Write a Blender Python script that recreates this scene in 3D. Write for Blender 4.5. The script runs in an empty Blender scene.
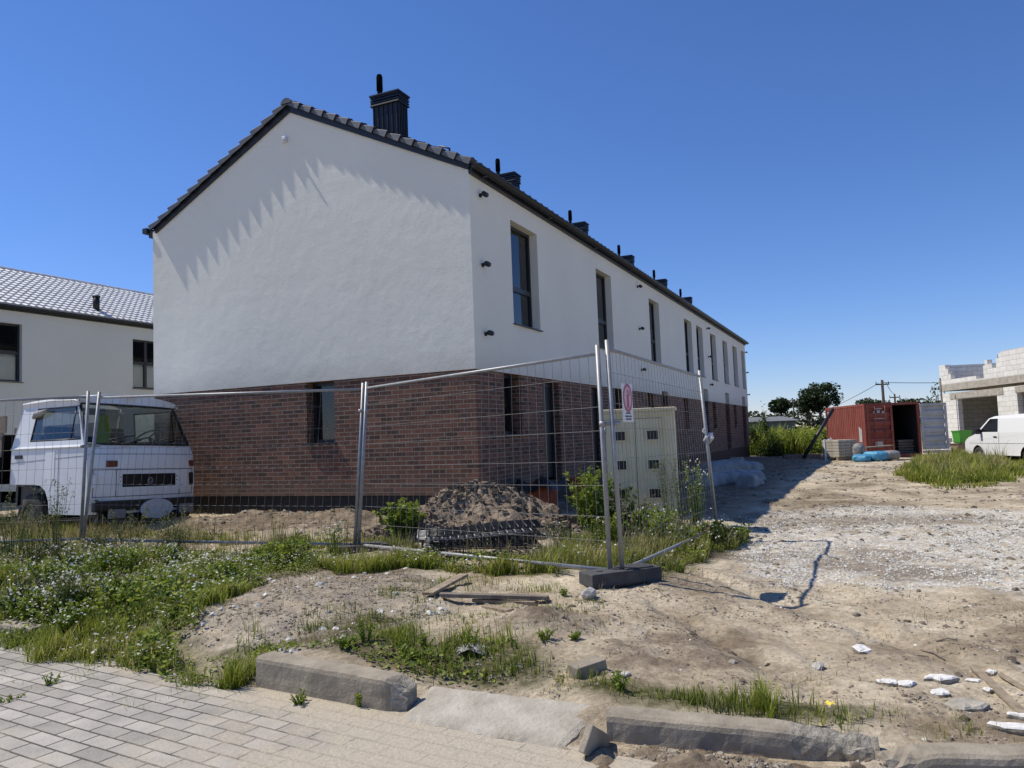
import bpy, bmesh, math, random
import numpy as np
from mathutils import Vector, Matrix, Euler
random.seed(7)
rng = np.random.default_rng(11)
scn = bpy.context.scene
COL = scn.collection
R = math.radians

# ------------------------------------------------------------------ camera numbers (solved from the house's edges)
PITCH, ROLL, FPX, EYE = 0.0690, -0.0381, 769.0, Vector((0, 0, 1.5))
_f = Vector((0, math.cos(PITCH), math.sin(PITCH))); _u0 = Vector((0, -math.sin(PITCH), math.cos(PITCH))); _r0 = Vector((1, 0, 0))
_R = math.cos(ROLL)*_r0 + math.sin(ROLL)*_u0
_U = -math.sin(ROLL)*_r0 + math.cos(ROLL)*_u0

def ray(px, py):
    return _f + (px-512)/FPX*_R + (384-py)/FPX*_U
def at(px, py, Y):
    d = ray(px, py); return EYE + d*(Y/d.y)

# ------------------------------------------------------------------ noise
def _hash(ix, iy, seed):
    h = (ix.astype(np.int64)*374761393 + iy.astype(np.int64)*668265263 + seed*974711) & 0xffffffff
    h = ((h ^ (h >> 13))*1274126177) & 0xffffffff
    h = h ^ (h >> 16)
    return (h & 0xffff)/65535.0
def vnoise(x, y, seed=0):
    x = np.asarray(x, float); y = np.asarray(y, float)
    ix = np.floor(x); iy = np.floor(y); fx = x-ix; fy = y-iy
    fx = fx*fx*fx*(fx*(fx*6-15)+10); fy = fy*fy*fy*(fy*(fy*6-15)+10)
    a = _hash(ix, iy, seed); b = _hash(ix+1, iy, seed); c = _hash(ix, iy+1, seed); d = _hash(ix+1, iy+1, seed)
    return (a*(1-fx)+b*fx)*(1-fy) + (c*(1-fx)+d*fx)*fy
def fbm(x, y, seed=0, oct=4):
    s = 0; a = .5; t = 0
    for k in range(oct):
        s = s + a*vnoise(np.asarray(x)*2**k+17.3*k, np.asarray(y)*2**k+9.1*k, seed+k); t += a; a *= .5
    return s/t-.5
def sm(a, b, x):
    t = np.clip((x-a)/(b-a), 0, 1); return t*t*(3-2*t)

# ------------------------------------------------------------------ ground shape
KD = np.array([0.857, -0.515]); KN = np.array([0.515, 0.857]); KP = np.array([-0.78, 4.40])   # kerb line: direction, normal, foot
def kuv(x, y):
    dx = np.asarray(x)-KP[0]; dy = np.asarray(y)-KP[1]
    return dx*KD[0]+dy*KD[1], dx*KN[0]+dy*KN[1]                       # along, beyond
def koff(t):
    """the right hand kerbs swing away from the kerb line"""
    return sm(1.08, 1.32, t)*(.18+.14*np.clip(np.asarray(t)-1.29, 0, 3))
def gauss(x, y, cx, cy, sx, sy, rot=0):
    c, s = math.cos(rot), math.sin(rot); dx = x-cx; dy = y-cy
    a = (dx*c+dy*s)/sx; b = (-dx*s+dy*c)/sy
    return np.exp(-(a*a+b*b))
def Hbase(x, y):
    x = np.asarray(x, float); y = np.asarray(y, float)
    t, u = kuv(x, y); u = u-koff(t)
    lot = .15 - .10*sm(.9, 2.3, x-.28*(y-6.5))*(1-.5*sm(9, 12, y)) + .05*sm(8, 14, y)*(1-sm(1, 3, x)) - .17*sm(8, 15, x)*sm(14, 22, y) - .12*sm(16, 20, x)*sm(20, 26, y)
    gap = np.exp(-((t-.62)/.75)**2)                                   # the dropped kerb between the two kerb runs
    left = sm(-1.0, -1.5, t)
    rise = sm(.0, .28, u)*(1-gap)*(1-left) + gap*sm(.1, 1.5, u) + left*(1-gap)*sm(-.15, .8, u)
    z = -.035*(1-sm(-.25, .05, u)) + lot*np.clip(rise, 0, 1)
    z = z + .16*gauss(x, y, -1.75, 6.6, 1.0, .75, .5)*sm(.1, .6, u)     # gravelly hump behind the left kerb
    z = z + .13*gauss(x, y, .15, 5.6, .35, .28, .3)                    # small dark mound
    z = z + .09*gauss(x, y, 1.48, 3.34, .16, .10) + .07*gauss(x, y, .95, 3.50, .42, .07, -.37)
    z = z + .20*gauss(x, y, -4.3, 13.3, .8, .35, -.3) + .22*gauss(x, y, -2.9, 12.9, .75, .33, -.35) + .12*gauss(x, y, -5.6, 13.3, .8, .4, -.4)
    z = z + .08*gauss(x, y, -3.2, 11.4, 1.8, .35, -.2) + .07*gauss(x, y, 4.6, 13.8, .7, .3, .3)
    return z
def Hfine(x, y):
    x = np.asarray(x, float); y = np.asarray(y, float)
    t, u = kuv(x, y); u = u-koff(t)
    soil = sm(.1, .5, u)
    near = 1-sm(25, 60, y)
    n = .08*fbm(x*.7, y*.7, 3, 3)*soil + .07*fbm(x*2.6, y*2.6, 5, 4)*soil + .03*fbm(x*11, y*11, 8, 2)*soil*near
    rut = .035*np.abs(fbm(x*.9+.3*y, y*.55, 21, 2))*soil
    tt = x*.55+y*.2+.12*np.sin(y*.7)                                   # wheel ruts through the sand
    rut2 = .05*(np.exp(-((tt-1.75)/.07)**2)+np.exp(-((tt-2.4)/.07)**2))*soil*sm(4, 5, y)*(1-sm(9, 14, y))*sm(-.2,.3,x-1)
    n = n+(.16*np.abs(fbm(x*2.4, y*2.4, 51, 3))+.06*fbm(x*9, y*9, 53, 3))*gauss(x, y, -3.8, 12.9, 2.6, .8, -.3)
    return (n-rut-rut2)*1.0
def H(x, y):
    return Hbase(x, y)+Hfine(x, y)
def gz(x, y):
    return float(H(np.array([x]), np.array([y]))[0])
def G(px, py):
    d = ray(px, py); z = .15
    for _ in range(12):
        t = (z-1.5)/d.z; p = EYE+d*t; z = .5*z+.5*gz(p.x, p.y)
    return Vector((p.x, p.y, gz(p.x, p.y)))

# ------------------------------------------------------------------ objects
def tag(o, label=None, cat=None, group=None, kind=None):
    if label: o['label'] = label
    if cat: o['category'] = cat
    if group: o['group'] = group
    if kind: o['kind'] = kind
    return o
def empty(name, loc, label, cat, rotz=0, group=None, rot=None):
    o = bpy.data.objects.new(name, None); COL.objects.link(o)
    o.location = loc; o.rotation_euler = rot if rot else (0, 0, rotz)
    o.empty_display_size = .2
    return tag(o, label, cat, group)
def copy_tree(o, parent=None):
    c = o.copy(); COL.objects.link(c)
    if parent: c.parent = parent
    for ch in list(o.children): copy_tree(ch, c)
    return c

class MB:
    def __init__(s): s.v = []; s.f = []; s.uv = []; s.mi = []; s.m = 0; s.sm = []
    def face(s, pts, uv=None, smooth=False):
        n = len(s.v); s.v += [tuple(p) for p in pts]; s.f.append(tuple(range(n, n+len(pts)))); s.uv.append(uv); s.mi.append(s.m); s.sm.append(smooth)
    def raw(s, verts, faces, smooth=False):
        n = len(s.v); s.v += [tuple(p) for p in verts]
        for f in faces: s.f.append(tuple(i+n for i in f)); s.uv.append(None); s.mi.append(s.m); s.sm.append(smooth)
    def box(s, c, d, rot=None, taper=1.0):
        x, y, z = d[0]/2, d[1]/2, d[2]/2; t = taper
        P = [(-x,-y,-z),(x,-y,-z),(x,y,-z),(-x,y,-z),(-x*t,-y*t,z),(x*t,-y*t,z),(x*t,y*t,z),(-x*t,y*t,z)]
        M = Euler(rot).to_matrix() if rot else Matrix.Identity(3)
        c = Vector(c); s.raw([c+M@Vector(p) for p in P], [(0,3,2,1),(4,5,6,7),(0,1,5,4),(1,2,6,5),(2,3,7,6),(3,0,4,7)])
        return s
    def bbox(s, c, d, b=.01, rot=None):                                  # box with chamfered edges
        x, y, z = [k/2 for k in d]; M = Euler(rot).to_matrix() if rot else Matrix.Identity(3); c = Vector(c)
        bm = bmesh.new(); bmesh.ops.create_cube(bm, size=1)
        for v in bm.verts: v.co = Vector((v.co.x*d[0], v.co.y*d[1], v.co.z*d[2]))
        bmesh.ops.bevel(bm, geom=bm.edges[:], offset=b, segments=2, affect='EDGES', profile=.5)
        bm.verts.index_update()
        s.raw([c+M@v.co for v in bm.verts], [tuple(v.index for v in f.verts) for f in bm.faces], False); bm.free(); return s
    def cyl(s, a, b, r0, r1=None, n=10, cap=True, smooth=True):
        a = Vector(a); b = Vector(b); r1 = r0 if r1 is None else r1
        d = (b-a).normalized(); q = d.to_track_quat('Z', 'Y').to_matrix()
        V = []
        for p, r in ((a, r0), (b, r1)):
            for k in range(n):
                t = 2*math.pi*k/n; V.append(p+q@Vector((r*math.cos(t), r*math.sin(t), 0)))
        F = [(k, (k+1)%n, n+(k+1)%n, n+k) for k in range(n)]
        s.raw(V, F, smooth)
        if cap: s.raw(V[:n], [tuple(range(n))[::-1]]); s.raw(V[n:], [tuple(range(n))])
        return s
    def tube(s, pts, r, n=8, cap=True):
        pts = [Vector(p) for p in pts]; V = []; N = len(pts)
        rr = r if isinstance(r, (list, tuple)) else [r]*N
        up = None
        for i, p in enumerate(pts):
            d = (pts[min(i+1, N-1)]-pts[max(i-1, 0)]).normalized()
            if up is None: up = Vector((0, 0, 1)) if abs(d.z) < .9 else Vector((1, 0, 0))
            sd = d.cross(up).normalized(); up = sd.cross(d).normalized()
            for k in range(n):
                t = 2*math.pi*k/n; V.append(p+(sd*math.cos(t)+up*math.sin(t))*rr[i])
        F = [(i*n+k, i*n+(k+1)%n, (i+1)*n+(k+1)%n, (i+1)*n+k) for i in range(N-1) for k in range(n)]
        s.raw(V, F, True)
        if cap: s.raw(V[:n], [tuple(range(n))]); s.raw(V[-n:], [tuple(range(n))[::-1]])
        return s
    def prism(s, poly, axis, a, b):                                      # poly in the two other axes, extruded along axis
        def pt(p, t):
            return {'x': (t, p[0], p[1]), 'y': (p[0], t, p[1]), 'z': (p[0], p[1], t)}[axis]
        n = len(poly); V = [pt(p, a) for p in poly]+[pt(p, b) for p in poly]
        s.raw(V, [tuple(range(n)), tuple(range(n, 2*n))[::-1]]+[(k, n+k, n+(k+1)%n, (k+1)%n) for k in range(n)]); return s
    def wall(s, fn, u0, u1, z0, z1, holes, depth):
        """rectangular wall with openings; fn(u, z, d) -> point, d = depth into the wall"""
        us = sorted({u0, u1} | {min(max(h[i], u0), u1) for h in holes for i in (0, 1)})
        zs = sorted({z0, z1} | {min(max(h[i], z0), z1) for h in holes for i in (2, 3)})
        def q(P):
            s.face([fn(*p) for p in P], [(p[0]+p[2], p[1]) for p in P])
        for a, b in zip(us, us[1:]):
            for c, d in zip(zs, zs[1:]):
                mu, mz = (a+b)/2, (c+d)/2
                if any(h[0] < mu < h[1] and h[2] < mz < h[3] for h in holes): continue
                q([(a, c, 0), (b, c, 0), (b, d, 0), (a, d, 0)])
        for h in holes:
            a, b = max(h[0], u0), min(h[1], u1); c, d = max(h[2], z0), min(h[3], z1)
            if b <= a or d <= c: continue
            q([(a, c, 0), (a, d, 0), (a, d, depth), (a, c, depth)]); q([(b, c, 0), (b, c, depth), (b, d, depth), (b, d, 0)])
            if h[3] < z1+1e-6 and h[3] >= z0: s.face([fn(a, d, 0), fn(b, d, 0), fn(b, d, depth), fn(a, d, depth)], [(a, d), (b, d), (b, d+depth), (a, d+depth)])
            if h[2] > z0-1e-6 and h[2] <= z1: s.face([fn(a, c, 0), fn(a, c, depth), fn(b, c, depth), fn(b, c, 0)], [(a, c), (a, c+depth), (b, c+depth), (b, c)])
        return s
    def build(s, name, mat, parent=None, loc=None, rot=None, fix=True):
        me = bpy.data.meshes.new(name); me.from_pydata(s.v, [], s.f)
        for m in (mat if isinstance(mat, (list, tuple)) else [mat]): me.materials.append(m)
        me.polygons.foreach_set('material_index', s.mi); me.polygons.foreach_set('use_smooth', s.sm)
        if any(u for u in s.uv):
            L = me.uv_layers.new(name='UVMap'); k = 0
            for i, f in enumerate(s.f):
                for j in range(len(f)):
                    L.data[k].uv = s.uv[i][j] if s.uv[i] else (0, 0); k += 1
        me.update()
        if fix:
            bm = bmesh.new(); bm.from_mesh(me); bmesh.ops.remove_doubles(bm, verts=bm.verts, dist=1e-5)
            bmesh.ops.recalc_face_normals(bm, faces=bm.faces); bm.to_mesh(me); bm.free()
        o = bpy.data.objects.new(name, me); COL.objects.link(o)
        if parent: o.parent = parent
        if loc is not None: o.location = loc
        if rot is not None: o.rotation_euler = rot
        return o

def npmesh(name, V, F, mat, parent=None, col=None, smooth=False, loc=None):
    V = np.asarray(V, np.float32); F = np.asarray(F, np.int32); k = F.shape[1]
    me = bpy.data.meshes.new(name)
    me.vertices.add(len(V)); me.vertices.foreach_set('co', V.ravel())
    me.loops.add(F.size); me.loops.foreach_set('vertex_index', F.ravel())
    me.polygons.add(len(F)); me.polygons.foreach_set('loop_start', np.arange(0, F.size, k, dtype=np.int32))
    me.polygons.foreach_set('loop_total', np.full(len(F), k, np.int32))
    me.polygons.foreach_set('use_smooth', np.full(len(F), smooth))
    if col is not None:
        a = me.color_attributes.new('Col', 'FLOAT_COLOR', 'POINT'); c = np.ones((len(V), 4), np.float32); c[:, :col.shape[1]] = col
        a.data.foreach_set('color', c.ravel())
    me.update(calc_edges=True); me.validate()
    for m in (mat if isinstance(mat, (list, tuple)) else [mat]): me.materials.append(m)
    o = bpy.data.objects.new(name, me); COL.objects.link(o)
    if parent: o.parent = parent
    if loc is not None: o.location = loc
    return o

def leaf_quads(P, size, aspect=.55, upbias=.3, rg=rng, col=None):
    """diamond leaves at points P (n,3); returns V, F, C"""
    n = len(P); P = np.asarray(P)
    sz = size*(.6+.8*rg.random(n))[:, None] if np.isscalar(size) else np.asarray(size)[:, None]
    nr = rg.normal(size=(n, 3)); nr[:, 2] = np.abs(nr[:, 2])+upbias; nr /= np.linalg.norm(nr, axis=1)[:, None]
    d = rg.normal(size=(n, 3)); d -= (d*nr).sum(1)[:, None]*nr; d /= np.linalg.norm(d, axis=1)[:, None]
    e = np.cross(nr, d)
    V = np.stack([P-d*sz*.5, P+e*sz*aspect*.5+nr*sz*.06, P+d*sz*.5, P-e*sz*aspect*.5+nr*sz*.06], 1).reshape(-1, 3)
    F = np.arange(4*n).reshape(n, 4)
    C = np.repeat(rg.random(n), 4)[:, None]*np.ones((1, 3))
    return V, F, C
def blades(P, h, w, lean=.4, rg=rng):
    """grass blades as two stacked quads bending over; P (n,3), h (n,)"""
    n = len(P); P = np.asarray(P); h = np.asarray(h)[:, None]; a = rg.random(n)*2*np.pi
    sd = np.stack([np.cos(a), np.sin(a), 0*a], 1); ln = np.stack([-np.sin(a), np.cos(a), 0*a], 1)*(lean*(.3+rg.random(n)))[:, None]
    w = np.asarray(w)[:, None]*np.ones((n, 1)); up = np.array([[0, 0, 1.]])
    V = np.stack([P-sd*w*.5, P+sd*w*.5, P+up*h*.55+ln*h*.3+sd*w*.42, P+up*h*.55+ln*h*.3-sd*w*.42,
                  P+up*h*.92+ln*h+sd*w*.08, P+up*h*.92+ln*h-sd*w*.08], 1).reshape(-1, 3)
    b = np.arange(n)[:, None]*6
    F = np.concatenate([b+np.array([[0, 1, 2, 3]]), b+np.array([[3, 2, 4, 5]])])
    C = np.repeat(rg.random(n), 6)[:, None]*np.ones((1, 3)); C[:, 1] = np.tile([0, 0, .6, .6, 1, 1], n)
    return V, F, C
def cat(parts):
    V = []; F = []; C = []; o = 0
    for v, f, c in parts: V.append(v); F.append(f+o); C.append(c); o += len(v)
    return np.concatenate(V), np.concatenate(F), np.concatenate(C)
def in_poly(x, y, poly):
    x = np.asarray(x); y = np.asarray(y); r = np.zeros(x.shape, bool); n = len(poly)
    for i in range(n):
        x0, y0 = poly[i]; x1, y1 = poly[(i+1) % n]
        c = ((y0 > y) != (y1 > y)) & (x < (x1-x0)*(y-y0)/((y1-y0)+1e-12)+x0); r ^= c
    return r
def scatter(poly, n, rg=rng):
    """n random ground points inside a plan polygon"""
    p = np.array(poly); lo = p.min(0); hi = p.max(0); out = np.zeros((0, 2))
    while len(out) < n:
        q = lo+(hi-lo)*rg.random((n*2+50, 2)); out = np.concatenate([out, q[in_poly(q[:, 0], q[:, 1], poly)]])
    out = out[:n]; out = out+np.column_stack([fbm(out[:, 0]*2.1, out[:, 1]*2.1, 71, 3), fbm(out[:, 0]*2.1, out[:, 1]*2.1, 83, 3)])*.55; return np.column_stack([out, H(out[:, 0], out[:, 1])])
def GP(*pts):
    return [tuple(G(*p).xy) for p in pts]

# ------------------------------------------------------------------ materials
def nt(name):
    m = bpy.data.materials.new(name); m.use_nodes = True; t = m.node_tree; return m, t, t.nodes['Principled BSDF']
def N(t, typ, **kw):
    n = t.nodes.new(typ)
    for k, v in kw.items():
        if k.startswith('i_'): n.inputs[int(k[2:]) if k[2:].isdigit() else k[2:].replace('_', ' ')].default_value = v
        else: setattr(n, k, v)
    return n
def ramp(t, fac, stops):
    r = N(t, 'ShaderNodeValToRGB'); e = r.color_ramp.elements
    while len(e) < len(stops): e.new(.5)
    for k, (p, c) in enumerate(stops): e[k].position = p; e[k].color = (c[0], c[1], c[2], 1)
    t.links.new(fac, r.inputs[0]); return r.outputs[0]
def mat(name, c1, c2=None, scale=4, rough=.7, metal=0, bump=0, bscale=30, coord='Object', detail=5, spec=.5, rv=0, bdist=.02):
    m, t, p = nt(name); p.inputs['Roughness'].default_value = rough; p.inputs['Metallic'].default_value = metal
    p.inputs['Specular IOR Level'].default_value = spec
    p.inputs['Base Color'].default_value = (*c1, 1)
    tc = N(t, 'ShaderNodeTexCoord')
    if c2:
        n = N(t, 'ShaderNodeTexNoise', i_Scale=scale, i_Detail=detail, i_Roughness=.6); t.links.new(tc.outputs[coord], n.inputs['Vector'])
        t.links.new(ramp(t, n.outputs['Fac'], [(.32, c1), (.68, c2)]), p.inputs['Base Color'])
        if rv:
            mr = N(t, 'ShaderNodeMapRange'); mr.inputs[3].default_value = rough-rv; mr.inputs[4].default_value = rough+rv
            t.links.new(n.outputs['Fac'], mr.inputs[0]); t.links.new(mr.outputs[0], p.inputs['Roughness'])
    if bump:
        n2 = N(t, 'ShaderNodeTexNoise', i_Scale=bscale, i_Detail=6, i_Roughness=.65); t.links.new(tc.outputs[coord], n2.inputs['Vector'])
        b = N(t, 'ShaderNodeBump', i_Strength=bump, i_Distance=bdist); t.links.new(n2.outputs['Fac'], b.inputs['Height']); t.links.new(b.outputs[0], p.inputs['Normal'])
    return m
def foliage(name, stops, trans=.35, rough=.6):
    m, t, p = nt(name); a = N(t, 'ShaderNodeVertexColor', layer_name='Col'); s = N(t, 'ShaderNodeSeparateColor'); t.links.new(a.outputs[0], s.inputs[0])
    c = ramp(t, s.outputs[0], stops)
    t.links.new(c, p.inputs['Base Color']); p.inputs['Roughness'].default_value = rough; p.inputs['Specular IOR Level'].default_value = .3
    tr = N(t, 'ShaderNodeBsdfTranslucent'); t.links.new(c, tr.inputs[0]); mx = N(t, 'ShaderNodeMixShader', i_0=trans)
    t.links.new(p.outputs[0], mx.inputs[1]); t.links.new(tr.outputs[0], mx.inputs[2]); t.links.new(mx.outputs[0], t.nodes['Material Output'].inputs[0]); return m
def glass(name, tint=(.75, .8, .8), refl=1.5, rough=.01):
    m, t, p = nt(name); t.nodes.remove(p)
    tr = N(t, 'ShaderNodeBsdfTransparent'); tr.inputs[0].default_value = (*tint, 1)
    gl = N(t, 'ShaderNodeBsdfGlossy'); gl.inputs['Roughness'].default_value = rough; gl.inputs[0].default_value = (.9, .93, .95, 1)
    lw = N(t, 'ShaderNodeLayerWeight', i_Blend=.5); pw = N(t, 'ShaderNodeMath', operation='POWER'); pw.inputs[1].default_value = 4.0; t.links.new(lw.outputs['Facing'], pw.inputs[0]); fr = N(t, 'ShaderNodeMath', operation='MULTIPLY_ADD'); fr.inputs[1].default_value = .85; fr.inputs[2].default_value = .06; t.links.new(pw.outputs[0], fr.inputs[0]); mx = N(t, 'ShaderNodeMixShader')
    t.links.new(fr.outputs[0], mx.inputs[0]); t.links.new(tr.outputs[0], mx.inputs[1]); t.links.new(gl.outputs[0], mx.inputs[2])
    t.links.new(mx.outputs[0], t.nodes['Material Output'].inputs[0]); return m

def stucco(name, c):
    m, t, p = nt(name); p.inputs['Roughness'].default_value = .9; p.inputs['Specular IOR Level'].default_value = .2
    tc = N(t, 'ShaderNodeTexCoord')
    n1 = N(t, 'ShaderNodeTexNoise', i_Scale=.6, i_Detail=5); t.links.new(tc.outputs['Object'], n1.inputs['Vector'])
    t.links.new(ramp(t, n1.outputs['Fac'], [(.3, [k*.94 for k in c]), (.7, c)]), p.inputs['Base Color'])
    n2 = N(t, 'ShaderNodeTexNoise', i_Scale=55, i_Detail=3, i_Roughness=.7); t.links.new(tc.outputs['Object'], n2.inputs['Vector'])
    n3 = N(t, 'ShaderNodeTexNoise', i_Scale=3.2, i_Detail=4, i_Roughness=.55); t.links.new(tc.outputs['Object'], n3.inputs['Vector'])
    b1 = N(t, 'ShaderNodeBump', i_Strength=.6, i_Distance=.012); t.links.new(n2.outputs['Fac'], b1.inputs['Height'])
    b2 = N(t, 'ShaderNodeBump', i_Strength=.6, i_Distance=.028); t.links.new(n3.outputs['Fac'], b2.inputs['Height']); t.links.new(b1.outputs[0], b2.inputs['Normal'])
    t.links.new(b2.outputs[0], p.inputs['Normal']); return m
def brickmat(name, ca, cb, mortar, bw, rh, ms, coord='UV', bumpd=.008, rough=.85, mottle=.5, offset=.5, rot=0, bias=0):
    m, t, p = nt(name); p.inputs['Roughness'].default_value = rough; p.inputs['Specular IOR Level'].default_value = .25
    tc = N(t, 'ShaderNodeTexCoord'); src = tc.outputs[coord]
    if rot:
        mp = N(t, 'ShaderNodeMapping'); mp.inputs['Rotation'].default_value[2] = rot; t.links.new(src, mp.inputs[0]); src = mp.outputs[0]
    b = N(t, 'ShaderNodeTexBrick', offset=offset); b.inputs['Scale'].default_value = 1; b.inputs['Brick Width'].default_value = bw; b.inputs['Row Height'].default_value = rh
    b.inputs['Mortar Size'].default_value = ms; b.inputs['Mortar Smooth'].default_value = .2; b.inputs['Bias'].default_value = bias
    b.inputs['Color1'].default_value = (*ca, 1); b.inputs['Color2'].default_value = (*cb, 1); b.inputs['Mortar'].default_value = (*mortar, 1)
    wob = N(t, 'ShaderNodeTexNoise', i_Scale=9., i_Detail=2); t.links.new(src, wob.inputs['Vector'])
    va = N(t, 'ShaderNodeVectorMath', operation='MULTIPLY_ADD'); va.inputs[1].default_value = (ms*.8,)*3
    t.links.new(wob.outputs['Color'], va.inputs[0]); t.links.new(src, va.inputs[2]); t.links.new(va.outputs[0], b.inputs['Vector'])
    n = N(t, 'ShaderNodeTexNoise', i_Scale=3.5, i_Detail=8, i_Roughness=.7); t.links.new(src, n.inputs['Vector'])
    mx = N(t, 'ShaderNodeMix', data_type='RGBA', blend_type='MULTIPLY'); mx.inputs[0].default_value = mottle
    t.links.new(b.outputs['Color'], mx.inputs[6]); t.links.new(ramp(t, n.outputs['Fac'], [(.3, (.45, .45, .45)), (.7, (1.15, 1.12, 1.1))]), mx.inputs[7]); t.links.new(mx.outputs[2], p.inputs['Base Color'])
    inv = N(t, 'ShaderNodeMath', operation='SUBTRACT'); inv.inputs[0].default_value = 1; t.links.new(b.outputs['Fac'], inv.inputs[1])
    n4 = N(t, 'ShaderNodeTexNoise', i_Scale=60, i_Detail=4); t.links.new(src, n4.inputs['Vector'])
    ad = N(t, 'ShaderNodeMath', operation='MULTIPLY_ADD'); ad.inputs[1].default_value = .5; t.links.new(n4.outputs['Fac'], ad.inputs[0]); t.links.new(inv.outputs[0], ad.inputs[2])
    bp = N(t, 'ShaderNodeBump', i_Strength=.9, i_Distance=bumpd); t.links.new(ad.outputs[0], bp.inputs['Height']); t.links.new(bp.outputs[0], p.inputs['Normal'])
    return m

M = {}
M['stucco'] = stucco('white_stucco', (.83, .82, .715))
M['stucco_grey'] = stucco('pale_grey_stucco', (.66, .68, .62))
M['brick'] = brickmat('dark_red_brick', (.26, .120, .074), (.100, .060, .045), (.34, .285, .225), .26, .0775, .0075, mottle=.55)
M['block'] = brickmat('white_aerated_block', (.82, .80, .72), (.72, .70, .63), (.40, .385, .34), .6, .25, .008, mottle=.3)
M['paver'] = brickmat('grey_paver', (.47, .44, .385), (.325, .305, .265), (.10, .088, .068), .235, .115, .006, coord='Object', mottle=.6, bumpd=.012)
def dusty(m, dust):
    t = m.node_tree; p = t.nodes['Principled BSDF']; src = p.inputs['Base Color'].links[0].from_socket
    vc = N(t, 'ShaderNodeVertexColor', layer_name='Col'); sp = N(t, 'ShaderNodeSeparateColor'); t.links.new(vc.outputs[0], sp.inputs[0]); tc = N(t, 'ShaderNodeTexCoord')
    n = N(t, 'ShaderNodeTexNoise', i_Scale=5., i_Detail=8, i_Roughness=.7); t.links.new(tc.outputs['Object'], n.inputs['Vector'])
    a = N(t, 'ShaderNodeMath', operation='MULTIPLY_ADD'); a.inputs[1].default_value = 1.9; a.inputs[2].default_value = -1.0; t.links.new(n.outputs['Fac'], a.inputs[0])
    b = N(t, 'ShaderNodeMath', operation='ADD'); t.links.new(sp.outputs[0], b.inputs[0]); t.links.new(a.outputs[0], b.inputs[1])
    c = N(t, 'ShaderNodeMapRange', clamp=True); c.inputs[1].default_value = .15; c.inputs[2].default_value = .85; t.links.new(b.outputs[0], c.inputs[0])
    n2 = N(t, 'ShaderNodeTexNoise', i_Scale=40., i_Detail=5, i_Roughness=.7); t.links.new(tc.outputs['Object'], n2.inputs['Vector'])
    mx = N(t, 'ShaderNodeMix', data_type='RGBA'); t.links.new(c.outputs[0], mx.inputs[0]); t.links.new(src, mx.inputs[6]); t.links.new(ramp(t, n2.outputs['Fac'], [(.3, [k*.72 for k in dust]), (.7, dust)]), mx.inputs[7]); t.links.new(mx.outputs[2], p.inputs['Base Color'])
dusty(M['paver'], (.48, .42, .32))
def splash(m, z0, z1, dust):
    t = m.node_tree; p = t.nodes['Principled BSDF']; src = p.inputs['Base Color'].links[0].from_socket
    tc = N(t, 'ShaderNodeTexCoord'); sx = N(t, 'ShaderNodeSeparateXYZ'); t.links.new(tc.outputs['Object'], sx.inputs[0])
    n = N(t, 'ShaderNodeTexNoise', i_Scale=2.2, i_Detail=7, i_Roughness=.7); t.links.new(tc.outputs['Object'], n.inputs['Vector'])
    r = N(t, 'ShaderNodeMapRange', clamp=True); r.inputs[1].default_value = z0; r.inputs[2].default_value = z1; r.inputs[3].default_value = 1; r.inputs[4].default_value = 0; t.links.new(sx.outputs[2], r.inputs[0])
    a = N(t, 'ShaderNodeMath', operation='MULTIPLY', use_clamp=True); t.links.new(r.outputs[0], a.inputs[0]); t.links.new(n.outputs['Fac'], a.inputs[1])
    mx = N(t, 'ShaderNodeMix', data_type='RGBA'); t.links.new(a.outputs[0], mx.inputs[0]); t.links.new(src, mx.inputs[6]); mx.inputs[7].default_value = (*dust, 1); t.links.new(mx.outputs[2], p.inputs['Base Color'])
splash(M['brick'], .50, .95, (.20, .15, .10)); splash(M['stucco'], 2.6, 3.1, (.52, .50, .43))
M['membrane'] = mat('black_foundation_membrane', (.008, .008, .009), rough=.6, bump=.4, bscale=25)
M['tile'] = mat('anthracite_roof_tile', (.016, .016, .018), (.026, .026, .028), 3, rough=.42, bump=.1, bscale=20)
M['tile_lit'] = mat('sheen_pale_roof_tile', (.58, .57, .55), (.70, .69, .67), 2, rough=.4, bump=.1, bscale=20)  # anthracite tile with sun sheen painted into a pale colour
M['verge'] = mat('verge_tile', (.10, .10, .10), (.16, .158, .15), 5, rough=.4)
M['anthracite'] = mat('anthracite_metal', (.016, .017, .02), rough=.45)
M['dead_black'] = mat('dead_black_matt', (.006, .006, .006), rough=1, spec=0)
M['black'] = mat('black_plastic', (.012, .012, .013), rough=.5)
M['frame'] = mat('window_frame', (.018, .020, .024), rough=.4)
M['glass'] = glass('window_glass')
M['curtain'] = mat('pale_blind', (.40, .41, .39), (.46, .47, .44), 2, rough=.8)
M['dim'] = mat('dusty_screen', (.022, .02, .012), (.035, .03, .02), 3, rough=.8)
M['concrete'] = mat('grey_concrete', (.24, .235, .22), (.34, .33, .30), 3, rough=.9, bump=.5, bscale=40, bdist=.01)
M['kerb'] = mat('weathered_kerb_concrete', (.20, .17, .125), (.40, .345, .26), 4, rough=.95, bump=.8, bscale=55, bdist=.008)
M['kerbbreak'] = mat('broken_concrete', (.20, .175, .135), (.50, .45, .36), 20, rough=.95, bump=1, bscale=40, bdist=.03)
M['slab'] = mat('worn_concrete_slab', (.31, .275, .215), (.49, .45, .37), 5, rough=.97, bump=.9, bscale=38, bdist=.012)
M['galv'] = mat('galvanised_steel', (.26, .265, .265), (.36, .365, .36), 14, rough=.5, metal=.3)
M['wire'] = mat('galvanised_wire', (.13, .13, .125), (.20, .20, .19), 20, rough=.6, metal=.2)
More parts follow.
